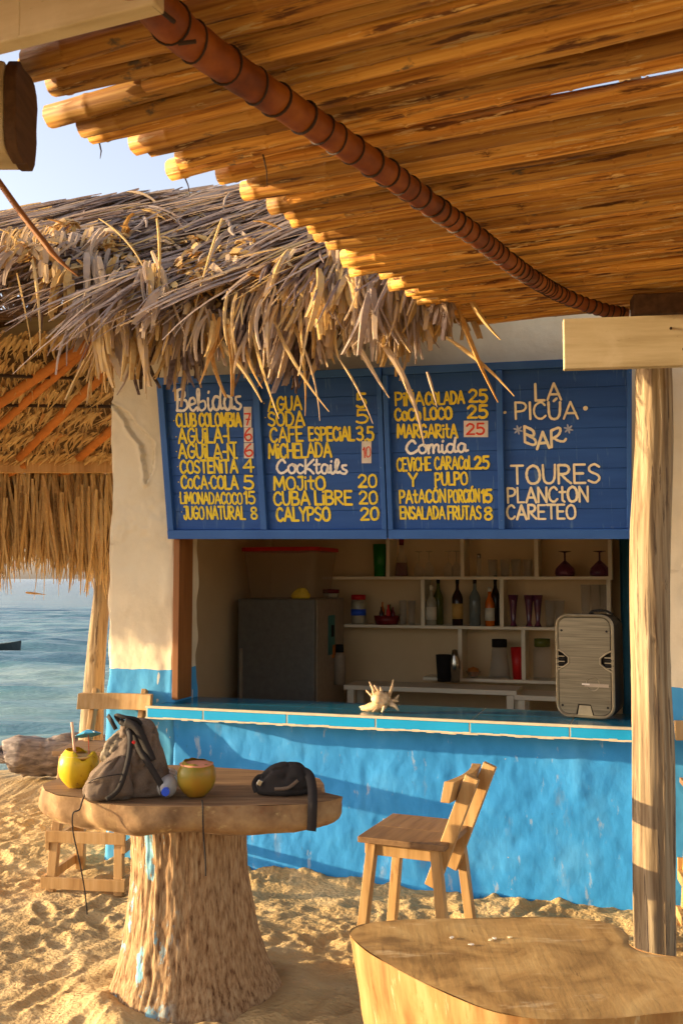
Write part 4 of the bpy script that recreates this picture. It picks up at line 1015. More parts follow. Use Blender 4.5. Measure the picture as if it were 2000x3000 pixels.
for (x0, y0, x1, y1, r_) in ((-30, 948, 215, 782, .036), (-30, 1005, 232, 775, .030), (45, 1052, 300, 800, .034), (182, 1052, 290, 962, .034), (-60, 1130, 60, 1068, .034), (92, 1132, 170, 1072, .032)):
    a, b_ = pal_hit(x0, y0), pal_hit(x1, y1)
    MB().tube([a, (a + b_) / 2 + np.array([0, 0, .01]), b_], [r_ * .9, r_, r_ * .9], 10).build('rafter', 'rust', pa, True)
for yy in (858, 928, 1102):
    a, b_ = pal_hit(-80, yy + 2), pal_hit(262, yy + (14 if yy < 900 else 6))
    MB().tube([a, b_], .012, 6).build('batten', 'tie', pa)
a, b_ = pal(-4.4, 0) + (0, -.03, -.05), pal(-1.62, 0) + (0, -.03, -.05)
MB().box(tuple((a + b_) / 2), (2.8, .05, .10)).build('eave_board', 'stool_wood', pa, bevel=.004)
MB().tube([pal_hit(-60, 1102), pal_hit(262, 1108)], .011, 6).build('batten', 'tie', pa)
for k, (x, y, l) in enumerate(((160, 1240, 0),)): pass
dl = MB().leaf(on_y(*D(60, 1361), 7.6), (1, 0, -.09), .16, .02, .05, 4, .9, (0, .3, 1), 0, .3); tag(dl.build('dangling_leaf', 'leaf_warm'), 'single brown leaf dangling level below the palapa fringe', 'leaf')
# its driftwood post
pp3 = [(a * 1.1, 7.93, (c - 1.7) * 1.1 + 1.7) for a, b, c in [(-1.90, 7.2, -.15), (-1.885, 7.2, .2), (-1.86, 7.2, .55), (-1.845, 7.2, .9), (-1.825, 7.2, 1.25), (-1.80, 7.2, 1.6), (-1.80, 7.2, 2.0), (-1.80, 7.2, 2.45)]]
lp = thing('palapa_post', 'leaning driftwood post holding the palapa beside the pillar', 'post', (0, 0, 0))
post_mesh(pp3, [.10, .098, .094, .086, .078, .070, .066, .066], 36, 100, 15, .05, ((4.7, 1.05, .07, .16), (4.9, 1.5, .03, .1))).build('trunk', 'post', lp, True)

# ------------------------------------------------------------------ log table in front, left
tb = thing('stump_table', 'round slab table on a flared palm stump with flaking blue paint', 'table', (0, 0, 0))
ol = [(-1.166, 3.807), (-1.125, 3.70), (-1.058, 3.618), (-.952, 3.575), (-.900, 3.50), (-.75, 3.452), (-.592, 3.438), (-.285, 3.455), (-.131, 3.475), (-.04, 3.53), (.006, 3.596), (-.075, 3.68), (-.068, 3.80), (-.09, 3.92), (-.20, 4.02), (-.431, 4.105), (-.65, 4.17), (-.90, 4.19), (-1.10, 4.05)]
def slab(ol, zt, zb, side_fn, name_top, mt, ms, parent, inset=.05, rows=8, seed=1, roughs=.010, nsub=6, top_fn=None, sharp=0.):
    O = np.array(catmull(ol, nsub, True))[:, :2]
    if sharp:
        ol_ = np.array(ol); lin = np.concatenate([ol_[i] + (ol_[(i + 1) % len(ol)] - ol_[i]) * np.arange(nsub)[:, None] / nsub for i in range(len(ol))]); O = O * (1 - sharp) + lin * sharp
    n = len(O); c = O.mean(0)
    mb = MB(); rings = 10; v = []; 
    for r in range(rings + 1):
        f = r / rings; P = c + (O - c) * f if r < rings else O.copy()
        if r == rings: P = c + (O - c) * .9995
        zz = zt + .003 * fbm(P[:, 0] * 4, P[:, 1] * 4, 0, 3, seed) - (.003 if r == rings else 0)
        if top_fn is not None: zz = zz + top_fn(P, f)
        v += [(p[0], p[1], z) for p, z in zip(P, zz)]
    f_ = [(r * n + k, r * n + (k + 1) % n, (r + 1) * n + (k + 1) % n, (r + 1) * n + k) for r in range(rings) for k in range(n)]
    mb.add(v, f_, 0); mb.build(name_top, mt, parent, True)
    mb = MB(); v = []; rows_ = rows
    for r in range(rows_ + 1):
        t = r / rows_; z = zt - .003 + (zb - zt) * t; off = side_fn(t)
        d = O - c; dn = d / np.linalg.norm(d, axis=1)[:, None]
        A = np.arctan2(d[:, 1], d[:, 0])
        z = z - (.014 * fbm(O[:, 0] * 5, O[:, 1] * 5, 0, 2, seed + 6) * t if zb > .3 else 0); nz_ = roughs * fbm(O[:, 0] * 6, O[:, 1] * 6, z * 5, 3, seed + 2) * min(1, t * 4 + .15)
        P = O + dn * (off + nz_)[:, None] if not np.isscalar(off) else O + dn * (np.full(n, off) + nz_)[:, None]
        v += [(p[0], p[1], q_) for p, q_ in zip(P, np.broadcast_to(z, (n,)))]
    f_ = [(r * n + k, (r + 1) * n + k, (r + 1) * n + (k + 1) % n, r * n + (k + 1) % n) for r in range(rows_) for k in range(n)]
    f_ += [tuple(rows_ * n + k for k in range(n))]
    mb.add(v, f_, 0); mb.build('log_side' if zb < .3 else 'slab_edge', ms, parent, True)
slab(ol, .900, .792, lambda t: .006 * math.sin(t * 3) - .05 * t ** 5, 'tabletop', 'slab_top', 'slab_side', tb, rows=10, seed=3, roughs=.022, sharp=.8)
# stump
NS, NR = 280, 200
prof = [(0, -.10, .41), (0, 0, .375), (0, .05, .345), (0, .14, .305), (0, .25, .276), (0, .36, .258), (0, .5, .238), (0, .65, .234), (0, .80, .236)]
A = np.arange(NS) * 2 * PI / NS; Zs = np.linspace(-.10, .80, NR)
AA, ZZ = np.meshgrid(A, Zs)
rr0 = np.interp(ZZ, [p[1] for p in prof], [p[2] for p in prof])
ca, sa = np.cos(AA), np.sin(AA)
barkd = .006 * fbm(ca * 7, sa * 7, ZZ * 2.6, 4, 5) - .006 * np.clip(np.abs(vn(ca * 11 + .35 * vn(ZZ * 8, AA, 0, 3), sa * 11, ZZ * 3.6, 7)) * -1 + .34, 0, 1) + -.006 * np.clip(np.abs(fbm(ca * 16 + .5 * vn(ZZ * 9, AA, 0, 4), sa * 16, ZZ * 3.0, 2, 64)) * -1 + .30, 0, 1) * 2 - .010 * np.clip(fbm(ca * 22, sa * 22, ZZ * 9, 2, 44) - .25, 0, 1) + .0035 * vn(ca * 40, sa * 40, ZZ * 8, 18) + .004 * vn(ca * 24, sa * 24, ZZ * 22, 8)
root = .035 * np.clip(1 - ZZ / .3, 0, 1) ** 1.5 * vn(ca * 2.4, sa * 2.4, 0 * ZZ, 15)
smooth = .45 + .55 * np.clip((-ca + .35) * 1.6, 0, 1)
RR = rr0 + barkd * smooth + root
CX = -.636 + .03 * np.clip(1 - ZZ / .8, 0, 1)
X_ = CX + RR * ca; Y_ = 4.05 + RR * sa * .95
v_ = np.stack([X_, Y_, ZZ], -1).reshape(-1, 3).tolist()
f_ = [(i * NS + k, i * NS + (k + 1) % NS, (i + 1) * NS + (k + 1) % NS, (i + 1) * NS + k) for i in range(NR - 1) for k in range(NS)]
MB().add(v_, f_).build('stump', 'bark', tb, True)

# foreground log table, right
t2 = thing('log_table', 'broad kidney shaped log slab with smooth dark top and peeled golden side', 'table', (0, 0, 0))
ol2 = [(.020, 2.652), (.055, 2.717), (.14, 2.742), (.264, 2.755), (.511, 2.772), (.66, 2.760), (.745, 2.715), (.768, 2.64), (.752, 2.57), (.79, 2.512), (.90, 2.482), (1.1, 2.50), (1.3, 2.52), (1.45, 2.42), (1.46, 2.28), (1.32, 2.16), (1.05, 2.15), (.85, 2.19), (.70, 2.175), (.583, 2.150), (.441, 2.145), (.36, 2.168), (.307, 2.204), (.262, 2.25), (.215, 2.305), (.165, 2.37), (.120, 2.435), (.062, 2.53)]
slab(ol2, .750, -.08, lambda t: -.02 * t - .05 * math.sin(min(1, t * 1.6) * PI / 2) * (1 if t < .8 else 1) + .10 * max(0, t - .75), 'tabletop', 'log_top', 'log_side', t2, rows=40, seed=13, roughs=.016)
for (x, y, a, l) in ((.30, 2.58, .2, .035), (.34, 2.575, .5, .022), (.275, 2.56, -.2, .012), (.40, 2.60, .1, .03), (.155, 2.665, -.5, .02)):
    pass
for k, (u, v) in enumerate(((1380, 2768), (1435, 2755), (1447, 2750), (1492, 2747), (1323, 2748))):
    P = on_z(u, v, .752); mb = MB(); mb.prism([(random.uniform(.6, 1) * .009 * math.cos(a), random.uniform(.6, 1) * .006 * math.sin(a)) for a in [i * PI / 4 for i in range(8)]], 0, .002)
    o = mb.build('wood_chip', 'cream_paint' if k % 2 else 'paper', loc=(P[0], P[1], .7525), rot=(0, 0, k)); tag(o, ['larger pale flake lying on the front log table', 'pale chip between two others on the front log table', 'small pale chip beside the middle chips on the log table', 'farthest right pale chip on the front log table', 'pale chip nearest the left on the front log table'][k], 'wood chip', 'chips on the log table')

# ------------------------------------------------------------------ wooden bar stools
def stool(label, loc, rz, hz, low=True, group='wooden bar stools', spread=.07, w=.42, d=.37):
    t = thing('bar_stool', label, 'bar stool', loc, rz, group)        # local +y is the back
    # seat of two boards
    for k, (a, b_) in enumerate(((-w / 2, .015), (.018, w / 2))):
        MB().box(((a + b_) / 2, 0, hz - .013 + k * .001), (b_ - a, d, .026)).build('seat', 'seat_wood', t, bevel=.003)
    for sx_ in (-1, 1):
        for sy_ in (-1, 1):
            top_ = Vector((sx_ * (w / 2 - .05), sy_ * (d / 2 - .055), hz - .028)); bot = Vector((sx_ * (w / 2 - .05 + spread * .5), sy_ * (d / 2 - .055 + spread), 0.0))
            MB().bar(top_, bot, .048, .042).build('leg', 'stool_wood', t, bevel=.003)
    for sx_ in (-1, 1): MB().box((sx_ * (w / 2 - .05), 0, hz - .055), (.024, d - .09, .055)).build('apron', 'stool_wood', t, bevel=.002)
    MB().box((0, -(d / 2 - .03), hz - .055), (w - .08, .022, .05)).build('apron', 'stool_wood', t, bevel=.002)
    for sx_ in (-1, 1):                                              # back uprights, splayed backwards
        a = Vector((sx_ * .150, d / 2 - .085, hz - .20)); b_ = Vector((sx_ * .152, d / 2 + .105, hz + .285))
        mb = MB(); dd = (b_ - a); 
        mb.bar(a, b_, .030, .062, up=(0, 1, 0)); mb.build('back_post', 'stool_wood', t, bevel=.004)
    # curved back rail in front of the uprights
    mb = MB(); n = 12; v = []
    zc = hz + .225; yc = d / 2 + .040
    for i in range(n + 1):
        x = -.20 + .40 * i / n; cv = .030 * (x / .20) ** 2
        for (dy, dz) in ((-.030 - cv, -.045), (.0 - cv * .6, -.045), (.022 - cv * .6, .045), (-.012 - cv, .045)): v.append((x * 1.12, yc + dy, zc + dz))
    f = [(i * 4 + k, i * 4 + (k + 1) % 4, (i + 1) * 4 + (k + 1) % 4, (i + 1) * 4 + k) for i in range(n) for k in range(4)] + [(3, 2, 1, 0), tuple(n * 4 + k for k in range(4))]
    mb.add(v, f); mb.build('back_rail', 'stool_wood', t, bevel=.003)
    if low:
        for sy_ in (-1, 1):
            for zz in ((.30, .06) if sy_ < 0 else (.30,)):
                q = 1 - zz / hz; xx = w / 2 - .05 + spread * .5 * q + .045; yy = sy_ * (d / 2 - .055 + spread * q + .030)
                MB().box((0, yy, zz), (2 * xx, .022, .06)).build('stretcher', 'stool_wood', t, bevel=.002)
        for sx_ in (-1, 1):
            for zz in (.25, .07):
                q = 1 - zz / hz; xx = sx_ * (w / 2 - .05 + spread * .5 * q + .034)
                MB().box((xx, 0, zz), (.022, d - .05 + spread * 2 * q, .05)).build('stretcher', 'stool_wood', t, bevel=.002)
    return t
stool('tall pale stool behind the backpack, between stump table and pillar', (-1.36, 5.50, ground_at(-1.36, 5.5)), R(-8), .755)
stool('pale wooden stool standing between the log table and blue wall', (.344, 4.45, ground_at(.34, 4.45)), R(-113), .57, False, spread=.06, w=.46, d=.40)
stool('mostly hidden stool at the right edge behind the post', (1.83, 4.55, ground_at(1.83, 4.5)), R(-10), .72)

# driftwood log on the beach
dw = thing('driftwood_log', 'grey rough driftwood log lying at the water behind the tables', 'driftwood', (-2.45, 8.25, .05))
n = 46; c_ = [(-.40 + .95 * i / n, .25 * i / n, .14 + .02 * math.sin(i * .3)) for i in range(n + 1)]
ng = [[1 + .20 * float(fbm(i * .11, math.cos(k / 26 * 2 * PI) * 1.7, math.sin(k / 26 * 2 * PI) * 1.7, 3, 6)) + .12 * float(vn(i * .35, math.cos(k / 26 * 2 * PI) * 4.5, math.sin(k / 26 * 2 * PI) * 4.5, 16)) for k in range(26)] for i in range(n + 1)]
MB().tube(c_, [.17 * (.72 + .28 * min(1, i / 5)) for i in range(n + 1)], 26, True, 0, lambda i, k: ng[i][k]).build('log_body', 'drift', dw, True)
for k in range(7): MB().tube([(-.38 + k * .02, random.uniform(-.1, .1), .08 + random.uniform(0, .18)), (-.46 - .02 * k, random.uniform(-.12, .1), .05 + random.uniform(0, .18))], [.035, .018], 7).build('root_stub', 'drift', dw)
# boat far out
bt = thing('rowing_boat', 'small dark boat low on the water at the left edge', 'boat', (-9.95, 27.0, -.30), R(8))
v_ = []; f_ = []; nb_ = 14
for i in range(nb_ + 1):
    t = i / nb_ * 2 - 1; w_ = .32 * (1 - abs(t) ** 2.4) + .005; sh = .10 * t * t
    v_ += [(t * .95, -w_, .17 + sh), (t * .93, -w_ * .6, -.05), (t * .93, w_ * .6, -.05), (t * .95, w_, .17 + sh), (t * .92, w_ * .85, .15 + sh), (t * .92, -w_ * .85, .15 + sh)]
for i in range(nb_):
    for k in range(6): f_.append((i * 6 + k, i * 6 + (k + 1) % 6, (i + 1) * 6 + (k + 1) % 6, (i + 1) * 6 + k))
MB().add(v_, f_).build('hull', 'boat', bt)
MB().box((.1, 0, .14), (.18, .5, .02)).build('thwart', 'cream_wood', bt)

# ------------------------------------------------------------------ things on the stump table
TZ = .902
def coconut(label, P, r, h, m, top_m, cut='notch'):
    t = thing('coconut', label, 'coconut', (P[0], P[1], TZ), 0, 'opened drinking coconuts')
    seg, rows = 40, 26; v = []
    for i in range(rows + 1):
        q = i / rows; z = h * q; rad = r * (1 - abs(q * 1.12 - .62) ** 2.3 * 1.75) ; rad = max(rad, r * .30)
        for k in range(seg):
            a = 2 * PI * k / seg; zz = z
            lim = h * (1.0 - (.25 * math.exp(-((math.cos(a) - .55) / .42) ** 2) if cut == 'notch' else .10 * (.5 + .5 * math.cos(a + .4))) + .015 * math.sin(a * 7))
            zz = min(z, lim); facet = 1 + .018 * math.cos(3 * a + .5) + .010 * math.sin(7 * a)
            v.append((rad * facet * math.cos(a), rad * facet * math.sin(a), zz))
    f = [(i * seg + k, i * seg + (k + 1) % seg, (i + 1) * seg + (k + 1) % seg, (i + 1) * seg + k) for i in range(rows) for k in range(seg)] + [tuple(range(seg))[::-1]]
    MB().add(v, f).build('husk', m, t, True)
    MB().lathe([(.001, h * .74), (r * .55, h * .75), (r * .80, h * .80), (r * .88, h * .86 if cut == 'notch' else h * .90), (r * .5, h * .93 if cut != 'notch' else h * .8), (.001, h * .93 if cut != 'notch' else h * .79)], 26).build('flesh', top_m, t, True)
    return t
P = on_z(*D(172, 1800), TZ)
c1 = coconut('yellow coconut with notched top holding a straw and blue paper umbrella', (-1.01, 3.735), .076, .145, 'coco_y', 'coco_in')
MB().tube([(-.012, 0, .10), (-.031, .01, .245)], .0055, 10).build('straw', 'peach', c1)
um = MB(); um.lathe([(.001, .018), (.016, .014), (.034, .006), (.052, -.004)], 8, (0, 0, 0), fn=None); o = um.build('paper_umbrella', 'blue_paper', c1, loc=(.030, .015, .198), rot=(R(-16), R(-10), 0))
for k in range(8): a = k * PI / 4; MB().tube([(0, 0, .019), (.052 * math.cos(a), .052 * math.sin(a), -.0025)], .0009, 4).build('umbrella_rib', 'white_paint', o)
MB().tube([(.030, .015, .215), (.042, .0, .10)], .0014, 5).build('umbrella_stick', 'red_paint', c1)
c2 = coconut('orange-green coconut with sliced pink top beside the clear bottle', (-.535, 3.585), .071, .132, 'coco_g', 'coco_pink', 'slice')
# plastic bottle lying with its cap towards us
bo = thing('plastic_bottle', 'clear plastic bottle with blue cap lying between backpack and coconut', 'bottle', (-.632, 3.505, TZ + .036), 0, rot=(R(-88), 0, R(6)))
MB().lathe([(.012, -.012), (.012, .010), (.022, .024), (.036, .045), (.036, .12), (.033, .13), (.036, .14), (.036, .20), (.010, .205)], 22).build('bottle_body', 'pet', bo, True)
MB().lathe([(.0145, -.014), (.0145, .002), (.001, .003)], 18, (0, 0, -.004)).build('bottle_cap', 'cap_blue', bo)
# backpack
bk = thing('backpack', 'slumped taupe backpack with black straps and a red button on the table', 'backpack', (-.79, 3.63, TZ))
bk.scale = (.95, .95, .95)
rows = [(0, 0, .150, .085), (.02, 0, .165, .095), (.06, .0, .158, .095), (.11, .012, .130, .082), (.16, .024, .100, .068), (.20, .030, .082, .058), (.235, .030, .072, .050), (.265, .026, .062, .042), (.285, .022, .045, .030), (.292, .02, .010, .01)]
def body(rows, seg=64, sub=8, amp=.012, seed=2, folds=0):
    R_ = catmull(rows, sub); v = []
    for i, (z, cx, rx, ry) in enumerate(R_):
        for k in range(seg):
            a = 2 * PI * k / seg; ca_, sa_ = math.cos(a), math.sin(a)
            e = 1 / (abs(ca_) ** 2.6 + abs(sa_) ** 2.6) ** (1 / 2.6)
            n_ = amp * float(fbm(ca_ * 1.8, sa_ * 1.8, z * 12, 3, seed)) + (amp * .5 * math.sin(z * 70 + 2 * a) * folds) - amp * 1.6 * max(0, .16 - abs(float(fbm(ca_ * 2.2 + z * 5, sa_ * 2.2, z * 9 - ca_ * 3, 2, seed + 4)))) / .16
            v.append((cx + (rx * e + n_) * ca_, (ry * e + n_) * sa_, max(0.001, z)))
    n = len(R_); f = [(i * seg + k, i * seg + (k + 1) % seg, (i + 1) * seg + (k + 1) % seg, (i + 1) * seg + k) for i in range(n - 1) for k in range(seg)] + [tuple(range(seg))[::-1], tuple((n - 1) * seg + k for k in range(seg))]
    return MB().add(v, f)
body(rows).build('bag_body', 'bag', bk, True)
pk = [(0, 0, .085, .05), (.02, 0, .098, .062), (.06, .004, .095, .060), (.10, .016, .072, .050), (.14, .034, .045, .03), (.16, .046, .01, .01)]
body(pk, 36, 5, .010, 9, .4).build('front_pocket', 'bag', bk, True, loc=(-.062, -.088, 0), rot=(0, 0, R(8)))
MB().tube(catmull([(-.135, -.118, .06), (-.10, -.15, .085), (-.045, -.16, .10), (.005, -.15, .105)], 5), .0022, 6).build('pocket_zip', 'black', bk)
net = [(0, 0, .030, .03), (.02, 0, .045, .04), (.07, .004, .048, .04), (.12, .02, .036, .03), (.15, .03, .01, .01)]
body(net, 30, 5, .012, 19, .6).build('net_pouch', 'bag_net', bk, True, loc=(-.068, -.005, .115), rot=(0, R(12), 0))
def strap(pts, w, name='strap', m='black', up=(0, -1, 0), parent=None, th=.004):
    c = catmull(pts, 6); n = len(c); mb = MB(); v = []
    for i in range(n):
        tdir = Vector(c[min(i + 1, n - 1)] - c[max(i - 1, 0)]).normalized(); u = Vector(up); sd = tdir.cross(u).normalized(); nn = sd.cross(tdir)
        p = Vector(c[i])
        for (a, b_) in ((-1, -1), (1, -1), (1, 1), (-1, 1)): v.append(p + sd * a * w / 2 + nn * b_ * th / 2)
    f = [(i * 4 + k, i * 4 + (k + 1) % 4, (i + 1) * 4 + (k + 1) % 4, (i + 1) * 4 + k) for i in range(n - 1) for k in range(4)] + [(3, 2, 1, 0), tuple((n - 1) * 4 + k for k in range(4))]
    return mb.add(v, f).build(name, m, parent, True)
strap([(-.02, -.02, .275), (.015, -.075, .235), (.022, -.115, .17), (.012, -.150, .10), (-.01, -.158, .045), (-.05, -.165, .012)], .020, parent=bk)
strap([(-.035, -.03, .285), (.02, -.055, .25), (.055, -.075, .18), (.10, -.095, .12), (.145, -.105, .05), (.155, -.11, .012)], .024, parent=bk)
strap([(-.035, .0, .27), (-.05, -.03, .305), (-.01, -.045, .300), (.035, -.04, .29), (.06, -.03, .25)], .016, 'grab_handle', parent=bk)
strap([(-.085, -.02, .305), (-.065, -.05, .29), (-.045, -.05, .255)], .016, 'loose_strap_end', parent=bk)
strap([(-.010, -.052, .285), (.04, -.068, .262), (.075, -.072, .20), (.105, -.082, .14)], .030, 'back_panel', 'black', parent=bk, th=.010)
MB().lathe([(.007, 0), (.007, .004), (.001, .005)], 12).build('red_button', 'red', bk, loc=(.034, -.092, .213), rot=(R(90), 0, 0))
cd = MB().tube(catmull([(-.925, 3.555, .94), (-.93, 3.50, .905), (-.932, 3.47, .88), (-.955, 3.47, .865), (-.952, 3.468, .80), (-.925, 3.46, .70), (-.905, 3.46, .60), (-.895, 3.46, .52)], 6), .0028, 6)
tag(cd.build('drawstring', 'black'), 'thin black cord hanging from the backpack down the left table edge', 'cord')
cd = MB().tube(catmull([(-.50, 3.50, .905), (-.492, 3.455, .903), (-.488, 3.435, .88), (-.485, 3.435, .80), (-.478, 3.435, .72), (-.476, 3.435, .66)], 6), .0032, 6)
tag(cd.build('hip_cord', 'black'), 'short black cord hanging over the slab edge below the coconut', 'cord')
# black pouch
bc = thing('black_pouch', 'black rounded hip pouch with its strap hanging over the table edge', 'pouch', (-.215, 3.64, TZ))
pr = [(0, 0, .095, .06), (.015, 0, .105, .07), (.045, .0, .098, .065), (.08, .006, .075, .052), (.105, .012, .045, .034), (.112, .012, .01, .01)]
body(pr, 40, 6, .010, 29, .3).build('pouch_body', 'black', bc, True)
strap([(-.10, -.045, .012), (-.11, -.03, .04), (-.095, -.02, .062), (-.075, -.03, .066)], .016, 'buckle_strap', parent=bc)
MB().box((-.086, -.055, .048), (.018, .010, .022), Euler((0, .5, 0)).to_matrix()).build('buckle', 'steel', bc, bevel=.002)
strap([(-.03, -.068, .028), (.02, -.078, .035), (.055, -.07, .060)], .012, 'zip', 'bag', parent=bc)
strap([(.065, -.02, .085), (.095, -.05, .075), (.108, -.10, .045), (.112, -.155, .012), (.112, -.172, -.02), (.110, -.174, -.075), (.108, -.174, -.095)], .034, 'hanging_strap', parent=bc, up=(0, -1, .3))

# ------------------------------------------------------------------ on the counter
CT = .9735
sp_ = thing('loudspeaker', 'bronze fronted black portable loudspeaker standing on the counter', 'loudspeaker', W(1.325, .03, CT), -TH + R(-12))
def rrect(w, h, r, n=6, taper=0):
    o = []
    for (cx, cz, a0) in ((w / 2 - r, h / 2 - r, 0), (-w / 2 + r, h / 2 - r, 90), (-w / 2 + r, -h / 2 + r, 180), (w / 2 - r, -h / 2 + r, 270)):
        for k in range(n + 1):
            a = R(a0 + 90 * k / n); o.append((cx + r * math.cos(a), cz + r * math.sin(a)))
    return o
hS, wS = .535, .305
def fz(p): return (p[0], p[2], p[1] + hS / 2 + .006)
mb = MB(); ringf = rrect(wS, hS, .065); n = len(ringf); lv = [(-.006, 1.0), (.0, 1.0), (.10, 1.0), (.20, .97), (.25, .86)]
v = [(x * s_, y_, z * (s_ if y_ > .15 else 1) + hS / 2 + .006) for (y_, s_) in lv for (x, z) in ringf]
f = [(i * n + k, i * n + (k + 1) % n, (i + 1) * n + (k + 1) % n, (i + 1) * n + k) for i in range(len(lv) - 1) for k in range(n)] + [tuple(range(n)), tuple((len(lv) - 1) * n + k for k in range(n))[::-1]]
mb.add(v, f).build('cabinet', 'black_plastic', sp_, True)
mb = MB(); ri = rrect(wS - .030, hS - .030, .052); v = [(x, -.016, z + hS / 2 + .006) for x, z in ringf] + [(x, -.022, z + hS / 2 + .006) for x, z in rrect(wS - .014, hS - .014, .06)] + [(x, -.014, z + hS / 2 + .006) for x, z in ri] + [(x, -.004, z + hS / 2 + .006) for x, z in ringf]
f = [(a * n + k, a * n + (k + 1) % n, b_ * n + (k + 1) % n, b_ * n + k) for a, b_ in ((3, 0), (0, 1), (1, 2)) for k in range(n)]
mb.add(v, f).build('rim', 'bronze_rim', sp_)
# grille plate with notches at the horns
gp = []
for x, z in rrect(wS - .036, hS - .036, .048): gp.append((x, z))
right = [(.134, .075), (.108, .062), (.088, .040), (.088, .015), (.108, -.005), (.134, -.020)]
pl_ = [p for p in gp if p[0] > 0 and p[1] > 0.08] 
seq = [(.1345, .19)] ; 
tr = [p for p in gp if p[0] > 0 and p[1] > 0]; tlq = [p for p in gp if p[0] < 0 and p[1] > 0]; blq = [p for p in gp if p[0] < 0 and p[1] < 0]; brq = [p for p in gp if p[0] > 0 and p[1] < 0]
leftn = [(-x, z) for x, z in right]
notch = [(-.048, -hS / 2 + .018), (-.036, -.198), (.030, -.198), (.046, -hS / 2 + .018)]
poly = tr + tlq + leftn + blq + notch + brq + right[::-1]
nP = len(poly); v = [(x, -.018, z + hS / 2 + .006) for x, z in poly] + [(x, -.012, z + hS / 2 + .006) for x, z in poly]
import mathutils.geometry as mg
tri = mg.tessellate_polygon([[Vector((x, z, 0)) for x, z in poly]])
MB().add(v, [tuple(t_) for t_ in tri] + [(k, (k + 1) % nP, nP + (k + 1) % nP, nP + k) for k in range(nP)]).build('grille', 'bronze', sp_)
for sg in (-1, 1):
    c = [(sg * x, z) for x, z in [(.146, .084), (.112, .066), (.083, .042), (.083, .012), (.112, -.010), (.146, -.028)]]
    MB().tube([(x, -.019, z + hS / 2 + .006) for x, z in c], .0042, 6).build('horn_rim', 'bronze_rim', sp_)
    for k in range(5): 
        z = .052 - .0135 * k + hS / 2; MB().box((sg * (.124 + .004), -.016, z), (.046, .008, .0045)).build('vent_slat', 'black_plastic' if k % 2 else 'bronze_rim', sp_)
    for z in (.455, .30, .065): MB().lathe([(.006, 0), (.006, .003), (.002, .003)], 10).build('screw', 'black_plastic', sp_, loc=(sg * .118, -.0185, z - (.02 if sg > 0 and z == .30 else 0)), rot=(PI / 2, 0, 0))
MB().add([(x, -.0175, z) for x, z in ((-.040, .020), (.040, .020), (.028, .070), (-.030, .070))], [(0, 1, 2, 3)]).build('bottom_badge', 'bronze_rim', sp_)
nb2 = 24; MB().tube([(.042 + .034 * math.cos(2 * PI * k / nb2), -.0195, .182 + .034 * math.sin(2 * PI * k / nb2)) for k in range(nb2 + 1)], .0016, 5, False).build('badge_ring', 'bronze_rim', sp_)
MB().box((.062, -.0195, .176), (.125, .002, .016)).build('badge_bar', 'fridge_edge', sp_); MB().box((.006, -.0200, .180), (.040, .002, .007)).build('badge_bar', 'paper', sp_)
strap([(.02, .06, hS + .004), (.03, .06, hS + .022), (.09, .07, hS + .024), (.13, .08, hS + .004)], .03, 'carry_handle', 'black_plastic', parent=sp_, up=(0, 0, 1), th=.012)
# conch
cn = thing('conch_shell', 'pale spiky spider conch shell on the blue tiled counter', 'shell', W(.245, -.02, CT), -TH)
mb = MB()
sh = []
for i in range(26):
    t = i / 25; sh.append((.055 - .105 * t, -.02 + .012 * math.sin(t * 9), .045 + .02 * t - .01 * math.cos(t * 6)))
MB().tube(sh, [max(.003, .046 * math.sin(PI * (1 - t_ / 25) ** .8 * .93 + .08) * (1 + .14 * math.sin(t_ * 1.9))) for t_ in range(26)], 18, True, 0, lambda i, k: 1 + .10 * math.sin(3 * k + i * .7)).build('shell_body', 'shell', cn, True)
MB().tube([(-.115, -.03, .012), (-.07, -.04, .020), (-.02, -.035, .030), (.03, -.04, .035)], [.008, .022, .030, .014], 12, True, 0, lambda i, k: 1 + .2 * math.sin(k * 2 + i)).build('shell_lip', 'shell', cn, True)
for (a, b_, r_) in (((-.045, 0, .07), (-.075, -.01, .160), .012), ((-.02, 0, .08), (-.045, -.02, .145), .011), ((-.01, -.01, .08), (-.010, -.02, .135), .012), ((.03, -.01, .07), (.062, -.01, .175), .011), ((.045, -.03, .05), (.10, -.05, .015), .015), ((.04, -.02, .06), (.095, -.03, .06), .013), ((-.04, -.02, .05), (-.088, -.03, .115), .010), ((-.03, -.03, .03), (-.125, -.03, .022), .013), ((.02, -.04, .04), (.020, -.095, .008), .013), ((.0, -.03, .05), (.055, -.05, .085), .011), ((-.01, -.04, .03), (-.035, -.085, .006), .012), ((.05, -.0, .045), (.085, .02, .09), .011)):
    A_, B_ = Vector(a), Vector(b_); mid = (A_ + B_) / 2 + Vector((.006, 0, .004)); MB().tube([A_, mid, B_], [r_ * 1.1, r_ * .75, r_ * .3], 9, True, 0, lambda i, k: 1 + .12 * math.sin(k * 3 + i)).build('shell_spine', 'shell', cn, True)

